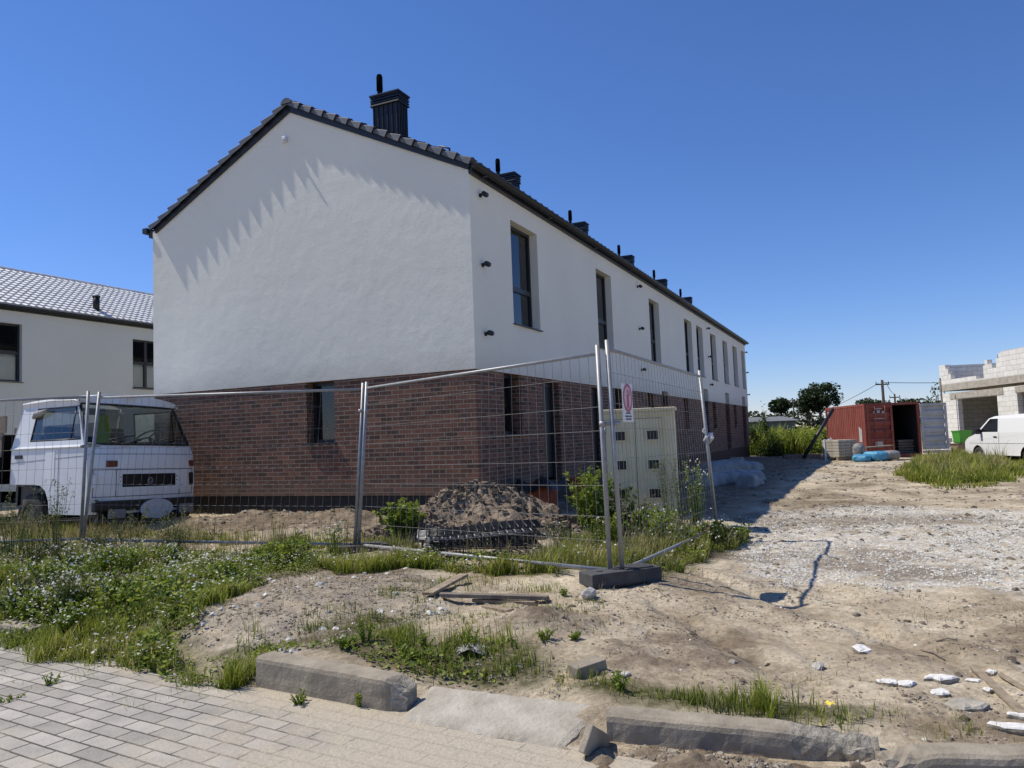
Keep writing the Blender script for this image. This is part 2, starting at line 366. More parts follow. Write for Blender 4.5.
M['rubber'] = mat('dark_recycled_block', (.045, .045, .047), (.085, .083, .08), 9, rough=.9, bump=.5, bscale=60, bdist=.006)
M['wood'] = mat('weathered_wood', (.20, .155, .10), (.36, .29, .20), 12, rough=.9, bump=.3, bscale=60)
M['darkwood'] = mat('grey_old_wood', (.13, .105, .08), (.24, .20, .155), 10, rough=.9, bump=.3, bscale=50)
M['stone'] = mat('pale_stone', (.38, .35, .30), (.56, .53, .47), 14, rough=.95, bump=.6, bscale=30)
M['plaster'] = mat('white_plaster_lump', (.60, .58, .53), (.82, .80, .75), 14, rough=.9, bump=.5, bscale=30)
M['soil'] = mat('dry_brown_soil', (.10, .076, .053), (.34, .275, .205), 12, rough=1, bump=.9, bscale=38, bdist=.03, spec=.1)
M['whitepaint'] = mat('aged_white_paint', (.66, .68, .69), (.74, .755, .755), 3, rough=.38)
M['vanpaint'] = mat('clean_white_paint', (.78, .785, .77), rough=.25)
M['tyre'] = mat('tyre_rubber', (.018, .018, .018), (.05, .045, .04), 8, rough=.85)
M['rim'] = mat('dull_wheel_steel', (.25, .25, .25), rough=.5, metal=.5)
M['carglass'] = glass('vehicle_glass', (.60, .66, .64))
M['darkglass'] = mat('dark_glass', (.01, .012, .014), rough=.05, spec=.8)
M['orange'] = mat('orange_lens', (.40, .10, .02), rough=.25)
M['redlens'] = mat('dull_red_lens', (.13, .035, .022), rough=.3)
M['lens'] = mat('lamp_lens', (.55, .56, .55), rough=.15)
M['hivis'] = mat('yellow_green_cloth', (.55, .70, .05), rough=.8)
M['seat'] = mat('dark_seat_cloth', (.02, .02, .025), rough=.9)
M['bluecloth'] = mat('blue_seat_cloth', (.022, .032, .055), rough=.9)
M['rust'] = mat('rust_red_container_paint', (.22, .045, .030), (.30, .085, .055), 1.6, rough=.7, bump=.2, bscale=8)
M['inner'] = mat('container_inside_shade', (.03, .03, .035), rough=.8)
M['darkrim'] = mat('dark_mottled_rim', (.04, .04, .042), (.09, .085, .08), 8, rough=.7)  # mottled dark grey for the truck rims
M['doorgrey'] = mat('pale_grey_door_paint', (.36, .365, .36), (.50, .505, .50), 2, rough=.6)
M['cabinet'] = mat('beige_cabinet', (.64, .56, .345), (.72, .64, .42), 2.5, rough=.75)
M['film'] = mat('white_plastic_film', (.13, .13, .125), (.30, .295, .28), 3, rough=.4, bump=.8, bscale=9, bdist=.06)
M['blue'] = mat('blue_tarp', (.03, .19, .36), (.10, .34, .50), 4, rough=.5, bump=.5, bscale=12)
M['green'] = mat('bright_green_plastic', (.06, .30, .03), rough=.5)
M['clay'] = mat('orange_clay_block', (.38, .10, .045), (.48, .15, .07), 8, rough=.85)
M['yellow'] = mat('yellow_plastic', (.8, .62, .08), rough=.5)
M['red'] = mat('faded_red_print', (.42, .10, .15), rough=.5)
M['pink'] = mat('pale_pink_print', (.62, .42, .48), rough=.5)
M['signwhite'] = mat('sign_white', (.66, .67, .70), rough=.4)
M['ink'] = mat('dark_print', (.05, .07, .09), rough=.6)
M['cloth'] = mat('pale_rag', (.5, .5, .52), (.65, .65, .66), 10, rough=.9)
M['bark'] = mat('bark', (.05, .038, .028), (.10, .08, .06), 9, rough=1, bump=.5, bscale=20)
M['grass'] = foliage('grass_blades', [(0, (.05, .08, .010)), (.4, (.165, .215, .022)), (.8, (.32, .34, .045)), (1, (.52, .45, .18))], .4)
M['drygrass'] = foliage('dry_grass', [(0, (.14, .13, .04)), (.5, (.30, .25, .11)), (1, (.45, .38, .20))], .35)
M['weed'] = foliage('weed_leaves', [(0, (.05, .09, .012)), (.5, (.165, .235, .024)), (1, (.34, .38, .06))], .4)
M['paleweed'] = foliage('pale_weed', [(0, (.06, .085, .03)), (.5, (.12, .15, .05)), (1, (.24, .22, .11))], .35)
M['bush'] = foliage('bush_leaves', [(0, (.016, .036, .010)), (.5, (.045, .085, .016)), (1, (.11, .15, .025))], .35)
M['field'] = foliage('field_leaves', [(0, (.08, .125, .015)), (.5, (.21, .27, .03)), (1, (.38, .38, .06))], .4)
M['darktree'] = foliage('dark_tree_leaves', [(0, (.012, .024, .010)), (.5, (.030, .050, .016)), (1, (.065, .085, .025))], .25)
M['litter'] = foliage('dead_leaf_litter', [(0, (.04, .03, .02)), (.6, (.12, .09, .055)), (1, (.34, .28, .18))], 0, .95)
M['flower'] = foliage('white_flowers', [(0, (.50, .50, .42)), (1, (.80, .80, .76))], .3)
M['pebble'] = foliage('pale_gravel', [(0, (.24, .22, .18)), (.35, (.44, .415, .355)), (.75, (.56, .54, .47)), (1, (.72, .70, .63))], 0, .95)
M['clod'] = foliage('soil_clods', [(0, (.09, .068, .048)), (.6, (.24, .20, .15)), (1, (.38, .34, .28))], 0, 1)
M['shed_grey'] = mat('plain_grey_sheet', (.16, .165, .165), rough=.8)  # even grey for the far shed
# ------------------------------------------------------------------ sky, sun, camera
SUN_EL, SUN_AZ = R(56), R(-17.3)                                  # light travels towards SUN_AZ in plan (from the far left)
ldir = Vector((math.cos(SUN_AZ)*math.cos(SUN_EL), math.sin(SUN_AZ)*math.cos(SUN_EL), -math.sin(SUN_EL)))
w = bpy.data.worlds.new('World'); scn.world = w; w.use_nodes = True
bg = w.node_tree.nodes['Background']; sky = w.node_tree.nodes.new('ShaderNodeTexSky'); sky.sky_type = 'NISHITA'; sky.sun_disc = False
sky.sun_elevation = SUN_EL
tosun = -ldir; sky.sun_rotation = math.atan2(tosun.x, tosun.y)
sky.altitude = 100; sky.air_density = 1.0; sky.dust_density = 0; sky.ozone_density = 10.0
hsv = w.node_tree.nodes.new('ShaderNodeHueSaturation'); hsv.inputs['Saturation'].default_value = 1.07
tint = w.node_tree.nodes.new('ShaderNodeMix'); tint.data_type = 'RGBA'; tint.blend_type = 'MULTIPLY'; tint.inputs[0].default_value = 1; tint.inputs[7].default_value = (1.02, .915, 1.03, 1)
w.node_tree.links.new(sky.outputs[0], hsv.inputs['Color']); w.node_tree.links.new(hsv.outputs[0], tint.inputs[6]); w.node_tree.links.new(tint.outputs[2], bg.inputs[0]); bg.inputs[1].default_value = .13
sl = bpy.data.lights.new('sun', 'SUN'); sl.energy = 4.9; sl.angle = R(.53); sl.color = (1, .935, .83)
so = bpy.data.objects.new('sun', sl); COL.objects.link(so); so.rotation_euler = ldir.to_track_quat('-Z', 'Y').to_euler(); so.location = (-20, 20, 30)
cam = bpy.data.cameras.new('camera'); co = bpy.data.objects.new('camera', cam); COL.objects.link(co); scn.camera = co
cam.sensor_fit = 'HORIZONTAL'; cam.sensor_width = 36; cam.lens = 36*FPX/1024; cam.clip_start = .05; cam.clip_end = 3000
mw = Matrix(((_R.x, _U.x, -_f.x, EYE.x), (_R.y, _U.y, -_f.y, EYE.y), (_R.z, _U.z, -_f.z, EYE.z), (0, 0, 0, 1)))
co.matrix_world = mw
scn.view_settings.view_transform = 'Standard'; scn.view_settings.look = 'None'; scn.view_settings.exposure = 0
scn.cycles.max_bounces = 6; scn.cycles.transparent_max_bounces = 16; scn.cycles.caustics_reflective = False; scn.cycles.caustics_refractive = False

HA = 0.4326                                                          # plan angle of the facades
# ------------------------------------------------------------------ ground sheet
def axis(lo, hi, a, b, step, grow=1.09):
    c = list(np.arange(a, b+1e-6, step)); s = step; x = a; left = []
    while x > lo: s *= grow; x -= s; left.append(max(x, lo))
    s = step; x = b; right = []
    while x < hi: s *= grow; x += s; right.append(min(x, hi))
    return np.array(left[::-1]+c+right)
gx = axis(-900, 1200, -5.5, 4.2, .045); gy = axis(-60, 1500, 3.2, 11.5, .045)
X, Y = np.meshgrid(gx, gy); Z = H(X, Y); nx, ny = len(gx), len(gy)
V = np.column_stack([X.ravel(), Y.ravel(), Z.ravel()])
i = np.arange(nx-1); j = np.arange(ny-1); I, J = np.meshgrid(i, j); a = (J*nx+I).ravel(); F = np.column_stack([a, a+1, a+nx+1, a+nx])
# zones (plan polygons): pale gravel, green ground, dark soil with shade painted along the facade
GRAVEL = GP((720, 535), (760, 512), (860, 505), (1024, 512), (1100, 520), (1100, 600), (1024, 598), (960, 585), (880, 592), (830, 575), (790, 588), (750, 575), (740, 556))
RUBBLE = GP((185, 640), (200, 605), (262, 580), (330, 572), (430, 572), (455, 590), (430, 625), (350, 640), (300, 655), (250, 655))
LUSH = GP((-60, 545), (80, 549), (190, 554), (300, 559), (360, 561), (440, 565), (545, 573), (575, 576), (560, 578), (440, 572), (330, 572), (262, 580), (200, 608), (185, 640), (200, 660), (215, 690), (140, 676), (60, 660), (-80, 640))
KERBGREEN = GP((205, 655), (240, 640), (300, 640), (330, 618), (400, 615), (440, 640), (520, 640), (555, 668), (540, 690), (430, 680), (330, 652), (262, 652), (250, 690), (222, 695))
KERBGREEN2 = GP((560, 690), (610, 676), (700, 692), (800, 702), (880, 712), (870, 726), (700, 712), (620, 702))
RIGHTGREEN = GP((530, 565), (560, 545), (600, 530), (700, 528), (745, 540), (735, 552), (690, 572), (640, 585), (660, 565), (600, 572))
PATCH = GP((908, 478), (940, 484), (985, 483), (1012, 474), (1002, 462), (950, 459), (918, 466))
FIELD = [(8, 44.2), (13.3, 44), (15.8, 40), (30, 60), (60, 120), (10, 130), (-40, 110)]
def soft(poly, x, y, s, seed, jit=.25):
    """0..1 membership with a ragged rim, averaged over jittered samples"""
    r = 0
    for k in range(6):
        r = r+in_poly(x+jit*2.2*fbm(x*s+k*3.1, y*s, seed+k, 3)+.04*k-.1, y+jit*2.2*fbm(x*s, y*s+k*2.7, seed+7+k, 3), poly)
    return r/6.
xv, yv = V[:, 0], V[:, 1]; t_, u_ = kuv(xv, yv)
grav = np.maximum(soft(GRAVEL, xv, yv, 1.3, 40, .35), .5*soft(RUBBLE, xv, yv, 2, 50, .2))
grav = np.maximum(grav, .55*sm(.03, .16, fbm(xv*.5, yv*.22, 61, 3))*sm(9, 12, yv)*(1-sm(30, 44, yv))*sm(2, 5, xv))
grn = np.maximum.reduce([soft(LUSH, xv, yv, 2, 70), soft(KERBGREEN, xv, yv, 3, 77, .12), soft(KERBGREEN2, xv, yv, 3, 78, .08), soft(RIGHTGREEN, xv, yv, 2, 80, .15), soft(PATCH, xv, yv, 1, 90, .4), soft(FIELD, xv, yv, .2, 95, 1.5), sm(50, 70, yv)*.8])
dark = np.maximum.reduce([1.0*gauss(xv, yv, .15, 5.6, .42, .35, .3), gauss(xv, yv, -.5, 10.6, 1.8, .8), .55*soft(RUBBLE, xv, yv, 2, 55, .3), 1.3*gauss(xv, yv, -3.8, 12.7, 3.2, 1.2, -.3), 1.0*sm(0, .6, (xv+.598)*math.cos(HA)-(yv-12.8)*math.sin(HA))*(1-sm(3.2, 4.3, (xv+.598)*math.cos(HA)-(yv-12.8)*math.sin(HA)))*sm(12, 13.5, yv)*(1-sm(43, 46, yv)), .8*sm(.05, .2, fbm(xv*.8, yv*.8, 33, 4)), .7*gauss(xv, yv, 2.35, 5.0, .5, .28, .4), .8*gauss(xv, yv, 2.1, 3.75, .35, .3), .6*gauss(xv, yv, 5.0, 13.9, .7, .3, .3), .7*gauss(xv, yv, 1.0, 3.5, .5, .14, -.5)])  # band along the facade: house shadow painted in as darker ground
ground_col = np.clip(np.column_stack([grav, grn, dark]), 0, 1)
m, t, p = nt('sandy_ground'); p.inputs['Roughness'].default_value = 1; p.inputs['Specular IOR Level'].default_value = .1
tc = N(t, 'ShaderNodeTexCoord'); vc = N(t, 'ShaderNodeVertexColor', layer_name='Col'); sp = N(t, 'ShaderNodeSeparateColor'); t.links.new(vc.outputs[0], sp.inputs[0])
n1 = N(t, 'ShaderNodeTexNoise', i_Scale=1.1, i_Detail=9, i_Roughness=.68); t.links.new(tc.outputs['Object'], n1.inputs['Vector'])
n2 = N(t, 'ShaderNodeTexNoise', i_Scale=24, i_Detail=6, i_Roughness=.75); t.links.new(tc.outputs['Object'], n2.inputs['Vector'])
vo = N(t, 'ShaderNodeTexVoronoi', i_Scale=27.); t.links.new(tc.outputs['Object'], vo.inputs['Vector'])
sand = ramp(t, n1.outputs['Fac'], [(.31, (.24, .19, .128)), (.49, (.48, .402, .288)), (.69, (.69, .605, .45))])
def mixc(f, a, b, blend='MIX'):
    x = N(t, 'ShaderNodeMix', data_type='RGBA', blend_type=blend)
    for sock, v in ((0, f), (6, a), (7, b)):
        if hasattr(v, 'links') or hasattr(v, 'is_linked'): t.links.new(v, x.inputs[sock])
        elif isinstance(v, tuple): x.inputs[sock].default_value = (*v, 1)
        else: x.inputs[sock].default_value = v
    return x.outputs[2]
gr = ramp(t, vo.outputs['Color'], [(0, (.38, .355, .30)), (.5, (.64, .61, .54)), (1, (.78, .76, .69))])
def mul(a, b, add=0, clamp=True):
    x = N(t, 'ShaderNodeMath', operation='MULTIPLY_ADD', use_clamp=clamp); t.links.new(a, x.inputs[0])
    if hasattr(b, 'is_linked'): t.links.new(b, x.inputs[1])
    else: x.inputs[1].default_value = b
    x.inputs[2].default_value = add; return x.outputs[0]
n3 = N(t, 'ShaderNodeTexNoise', i_Scale=5.5, i_Detail=7, i_Roughness=.7); t.links.new(tc.outputs['Object'], n3.inputs['Vector'])
sharp = mul(n3.outputs['Fac'], 5.0, -1.9)
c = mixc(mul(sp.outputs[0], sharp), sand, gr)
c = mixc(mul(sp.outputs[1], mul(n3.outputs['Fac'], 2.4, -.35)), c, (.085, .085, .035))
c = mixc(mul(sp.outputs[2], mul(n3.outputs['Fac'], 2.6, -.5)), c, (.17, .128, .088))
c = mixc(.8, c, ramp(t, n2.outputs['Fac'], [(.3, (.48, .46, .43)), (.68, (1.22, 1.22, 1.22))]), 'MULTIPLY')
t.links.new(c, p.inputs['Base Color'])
b1 = N(t, 'ShaderNodeBump', i_Strength=.7, i_Distance=.025); t.links.new(n2.outputs['Fac'], b1.inputs['Height'])
b2 = N(t, 'ShaderNodeBump', i_Strength=.5, i_Distance=.05); t.links.new(n3.outputs['Fac'], b2.inputs['Height']); t.links.new(b1.outputs[0], b2.inputs['Normal'])
wv = N(t, 'ShaderNodeTexWave', wave_type='BANDS', bands_direction='DIAGONAL', i_Scale=2.2, i_Distortion=7., i_Detail=4.); t.links.new(tc.outputs['Object'], wv.inputs['Vector'])
b3 = N(t, 'ShaderNodeBump', i_Strength=.35, i_Distance=.03); t.links.new(wv.outputs['Fac'], b3.inputs['Height']); t.links.new(b2.outputs[0], b3.inputs['Normal'])
t.links.new(b3.outputs[0], p.inputs['Normal'])
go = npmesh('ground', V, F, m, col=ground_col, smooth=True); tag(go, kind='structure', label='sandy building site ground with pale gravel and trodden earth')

# ------------------------------------------------------------------ paved street and kerbs (local x along the kerb, y away from us)
KA = math.atan2(KD[1], KD[0])
def kpt(tt, uu, z=0):
    q = KP+KD*tt+KN*uu; return Vector((q[0], q[1], z))
px_ = np.concatenate([np.arange(-14, -4, .5), np.arange(-4, 3, .07), np.arange(3, 9, .5)]); py_ = np.concatenate([np.arange(-5, -1.6, .3), np.arange(-1.6, .03, .07), [.03]])
PX, PY = np.meshgrid(px_, py_); pz_ = .012*fbm(PX*1.3, PY*1.3, 4, 2)
dm = .10+.6*fbm(PX*1.5, PY*1.5, 14, 3)+1.0*np.exp(-((PX-1.05)/.6)**2-((PY+.5)/.42)**2)+.9*np.exp(-((PX-.35)/.85)**2-((PY+.78)/.36)**2)+.75*np.exp(-((PX+1.6)/1.6)**2-((PY+.0)/.28)**2)+.8*np.exp(-((PX+.1)/.9)**2-((PY+.1)/.25)**2)+1.3*np.exp(-((PX-1.9)/.8)**2-((PY)/.5)**2)
I_, J_ = np.meshgrid(np.arange(len(px_)-1), np.arange(len(py_)-1)); a = (J_*len(px_)+I_).ravel()
po = npmesh('pavement', np.column_stack([PX.ravel(), PY.ravel(), pz_.ravel()]), np.column_stack([a, a+1, a+len(px_)+1, a+len(px_)]), M['paver'], col=np.repeat(dm.ravel().clip(0, 1)[:, None], 3, 1), loc=(KP[0], KP[1], 0)); po.rotation_euler = (0, 0, KA); tag(po, 'grey concrete block paving of the street in front', kind='structure')
# sand washed over the paving beside the dropped kerb: part of the ground's surface
def patch_grid(name, x0, x1, y0, y1, fn, res, material, col=None):
    xs = np.arange(x0, x1, res); ys = np.arange(y0, y1, res); X, Y = np.meshgrid(xs, ys); z = fn(X, Y)
    V = np.column_stack([X.ravel(), Y.ravel(), z.ravel()]); n_ = len(xs)
    I, J = np.meshgrid(np.arange(len(xs)-1), np.arange(len(ys)-1)); a = (J*n_+I).ravel()
    F = np.column_stack([a, a+1, a+n_+1, a+n_]); keep = (z.ravel()[F] > -.02).any(1); return V, F[keep]
def washed(X, Y):
    t_, u_ = kuv(X, Y)
    h = .036*np.exp(-((t_-1.85)/.66)**4)*np.exp(-((u_-.05)/.24)**2) + .05*gauss(t_, u_, 1.42, .02, .13, .10)
    return h*(.8+1.6*fbm(X*4, Y*4, 3, 4)*2) + (.016+.05*np.exp(-((t_-1.85)/.6)**2))*fbm(X*11, Y*11, 9, 4) - .0135 - .06*sm(.05, .2, u_-koff(t_))
V2, F2 = patch_grid('sand', -4, 2.6, 2.6, 7, washed, .025, None)
t_, u_ = kuv(V2[:, 0], V2[:, 1])
so2 = npmesh('washed_sand', V2, F2, m, col=np.column_stack([.15*fbm(V2[:, 0]*4, V2[:, 1]*4, 3)+.1, 0*t_, .25+.75*np.exp(-((t_-1.85)/.7)**2)+.8*fbm(V2[:, 0]*3, V2[:, 1]*3, 5)]).clip(0, 1), smooth=True)
tag(so2, 'sand washed over the paving beside the dropped kerb', kind='structure')

def kerbstone(name, t0, t1, u0, zt, label, broken=0, brokeL=0, h=.30, wd=.15, tilt=0, seed=1, group=None, foot=None, ang=None):
    """a kerb block with a chamfered street edge; broken ends are chewed by noise"""
    L = t1-t0; nl = max(6, int(L/.03)); prof = [(0, -h), (.001, -.2), (-.001, -.15), (.001, -.11), (0, -.07), (0, -.035), (.006, -.012), (.022, 0), (wd*.5, .001), (wd-.012, 0), (wd, -.012), (wd, -h)]
    V = []; F = []; npf = len(prof); rg = np.random.default_rng(seed)
    for k in range(nl+1):
        s = k/nl*L
        for (pu, pz) in prof:
            u = pu; z = pz; tt = s
            if broken and s > L-broken:
                q = (s-(L-broken))/broken
                z = pz-(q**1.3)*.07*(1.0 if pu < wd*.6 else .5)*(pz > -.1) - q*.02*rg.random()*(pz > -.2); u = pu+(q*.05*(pu < .05)) + .02*(rg.random()-.5)*q
            if brokeL and s < brokeL:
                q = 1-s/brokeL
                z -= q*.04*(pz > -.1)*(.6+.8*rg.random()); u += .015*(rg.random()-.5)*q
            jj = float(fbm(np.array([(t0+s)*9+seed*3]), np.array([pz*9+pu*14]), seed, 4)[0]); z += .0025*(rg.random()-.5)+.008*jj*(pz > -.03); u += .0012*(rg.random()-.5)+.012*jj*(pz > -.19)
            V.append((tt, u, z))
    for k in range(nl):
        for q in range(npf-1): F.append((k*npf+q, (k+1)*npf+q, (k+1)*npf+q+1, k*npf+q+1))
    F.append(tuple(range(npf))); F.append(tuple(nl*npf+q for q in range(npf))[::-1])
    b = MB(); b.raw(V, F, False)
    if broken:
        for q in range(len(b.f)):
            if all(b.v[i][0] > L-broken*.9 for i in b.f[q]): b.mi[q] = 1
    o = b.build(name, [M['kerb'], M['kerbbreak']], loc=Vector((*foot, zt)) if foot else kpt(t0, u0, zt), rot=(0, tilt, KA if ang is None else R(ang))); tag(o, label, 'kerbstone', group); return o
kerbstone('kerbstone', -1.05, .12, .005, .185, 'long grey kerbstone standing proud of the paving with its right end chipped off', broken=.13, seed=3, tilt=R(.4))
kerbstone('kerbstone', -5.4, -3.75, .02, .10, 'kerbstone end poking out of the clover at the far left', seed=4)
kerbstone('kerbstone', 0, 1.22, 0, .125, foot=(.40, 3.88), ang=-21, label='right hand kerbstone half buried in spilled earth next to the dropped kerb', broken=.42, seed=5)
kerbstone('kerbstone', 0, 1.2, 0, .12, foot=(1.50, 3.31), ang=-8, label='kerbstone at the bottom right corner with scuffed top edge', brokeL=.2, seed=6)
# dropped kerb slab: one rigid tilted plate with chipped rim
Q4 = [Vector((p.x, p.y, z)) for p, z in ((at(432, 684, 4.74), .075), (at(606, 704, 4.26), .085), (at(560, 747, 3.78), .012), (at(401, 717, 4.27), .012))]
for q, (px, py, z) in zip(Q4, ((432, 684, .075), (606, 704, .085), (560, 747, .012), (401, 717, .012))):
    d = ray(px, py); t4 = (z-1.5)/d.z; q.x, q.y = EYE.x+d.x*t4, EYE.y+d.y*t4
b = MB(); ns, nr_ = 30, 16; V = []; F = []; rr = random.Random(8)
for r in range(nr_+1):
    for s_ in range(ns+1):
        a, c = s_/ns, r/nr_; p = Q4[0]*(1-a)*(1-c)+Q4[1]*a*(1-c)+Q4[2]*a*c+Q4[3]*(1-a)*c
        e = min(a*ns, (1-a)*ns, c*nr_, (1-c)*nr_); f_ = float(fbm(np.array([p.x*3]), np.array([p.y*3]), 5, 4)[0])
        z = p.z+.006*f_+.0025*(rr.random()-.5)-(.012 if e < .5 else 0)-.03*max(0, .35-math.hypot((a-1)*1.1, (c-1)))-.05*max(0, f_-.16)*(e < 2)
        V.append((p.x+(.012*(rr.random()-.5) if e < .5 else 0), p.y+(.012*(rr.random()-.5) if e < .5 else 0), z))
W1 = ns+1
F = [(r*W1+k, r*W1+k+1, (r+1)*W1+k+1, (r+1)*W1+k) for r in range(nr_) for k in range(ns)]
ring = [k for k in range(W1)]+[r*W1+ns for r in range(1, nr_+1)]+[nr_*W1+k for k in range(ns-1, -1, -1)]+[r*W1 for r in range(nr_-1, 0, -1)]
base = len(V); V += [(V[k][0], V[k][1], -.08) for k in ring]
F += [(ring[k], ring[(k+1) % len(ring)], base+(k+1) % len(ring), base+k) for k in range(len(ring))]
b.raw(V, F, False); o = b.build('dropped_kerb', M['slab']); tag(o, 'flat worn concrete slab bridging the gap between the two kerb runs', 'concrete slab')
b = MB(); b.bbox((0, 0, 0), (.035, .22, .13), .006)
o = b.build('kerb_edging', M['kerb'], loc=(.33, 3.76, .035), rot=(R(-32), R(8), R(-38))); tag(o, 'thin concrete edging piece leaning at the end of the right hand kerb', 'edging stone')
# ------------------------------------------------------------------ terraced houses

def tiled_slope(yl, y0, y1, E, U_, ridge_s, course=.345, wave=.30, amp=.042, sub=6):
    """wavy roof tiles on one slope: E eave point (x, z), U_ unit up-slope (x, z)"""
    nrm = Vector((-U_[1], U_[0])) if U_[0] < 0 else Vector((-U_[1], U_[0]))
    if nrm.y < 0: nrm = -nrm
    ys = np.arange(y0, y1+1e-6, wave/sub); ph = (ys-y0)/wave*2*np.pi
    prof = amp*(np.maximum(np.cos(ph), -.35)+.35)/1.35
    rows = int(round(ridge_s/course)); V = []; F = []; n = len(ys)
    for r in range(rows):
        s0 = r*course-.02; s1 = (r+1)*course
        for (s, off, k) in ((s0, .0, 0), (s0, .05, 1), (s1, .006, 1)):
            px = E[0]+U_[0]*s+nrm.x*(off+prof*k); pz = E[1]+U_[1]*s+nrm.y*(off+prof*k)
            V.append(np.column_stack([px, ys, pz]) if k else np.column_stack([np.full(n, E[0]+U_[0]*s), ys, np.full(n, E[1]+U_[1]*s)]))
        b = r*3*n; i = np.arange(n-1)
        for q in (0, 1): F.append(np.column_stack([b+q*n+i, b+q*n+i+1, b+(q+1)*n+i+1, b+(q+1)*n+i]))
    return np.concatenate(V), np.concatenate(F)

def window_part(parent, fn, u0, u1, z0, z1, d, split=None, tilt=False, blind=False, sill=True, mullion=None):
    """frame + panes + sill of one window sitting at depth d in the wall"""
    f = MB(); t = .06
    def bar(a, b, c, e, dd=.07):
        P = [fn(a, c, d), fn(b, c, d), fn(b, e, d), fn(a, e, d), fn(a, c, d+dd), fn(b, c, d+dd), fn(b, e, d+dd), fn(a, e, d+dd)]
        f.raw(P, [(0, 1, 2, 3), (4, 7, 6, 5), (0, 4, 5, 1), (1, 5, 6, 2), (2, 6, 7, 3), (3, 7, 4, 0)])
    bar(u0, u0+t, z0, z1); bar(u1-t, u1, z0, z1); bar(u0+t, u1-t, z0, z0+t); bar(u0+t, u1-t, z1-t, z1)
    if split: bar(u0+t, u1-t, split-.05, split+.05)
    if mullion: bar(mullion-.05, mullion+.05, z0+t, z1-t)
    w_ = f.build('window', M['frame'], parent)
    zs = [z0+t] + ([split] if split else []) + [z1-t]; us = [u0+t]+([mullion] if mullion else [])+[u1-t]
    for a, b in zip(zs, zs[1:]):
        for c, e in zip(us, us[1:]):
            g = MB(); g.face([fn(c, a, d+.035), fn(e, a, d+.035), fn(e, b, d+.035), fn(c, b, d+.035)]); g.build('pane', M['glass'], w_, fix=False)
    if blind:
        g = MB(); q = split-.02 if split else z1-.1
        g.face([fn(u0+t+.01, z0+t, d+.09), fn(us[-1]-.02, z0+t, d+.09), fn(us[-1]-.02, q, d+.09), fn(u0+t+.01, q, d+.09)]); g.build('blind', M['curtain'], w_, fix=False)
    if sill:
        s = MB(); P = []
        for (dd, zz) in ((-.05, -.012), (-.05, -.032), (d, .0), (d, -.02)): P += [fn(u0-.03, z0+zz, dd), fn(u1+.03, z0+zz, dd)]
        s.raw(P, [(0, 1, 5, 4), (2, 6, 7, 3), (0, 2, 3, 1), (4, 5, 7, 6), (0, 4, 6, 2), (1, 3, 7, 5)]); s.build('sill', M['anthracite'], w_)
    return w_

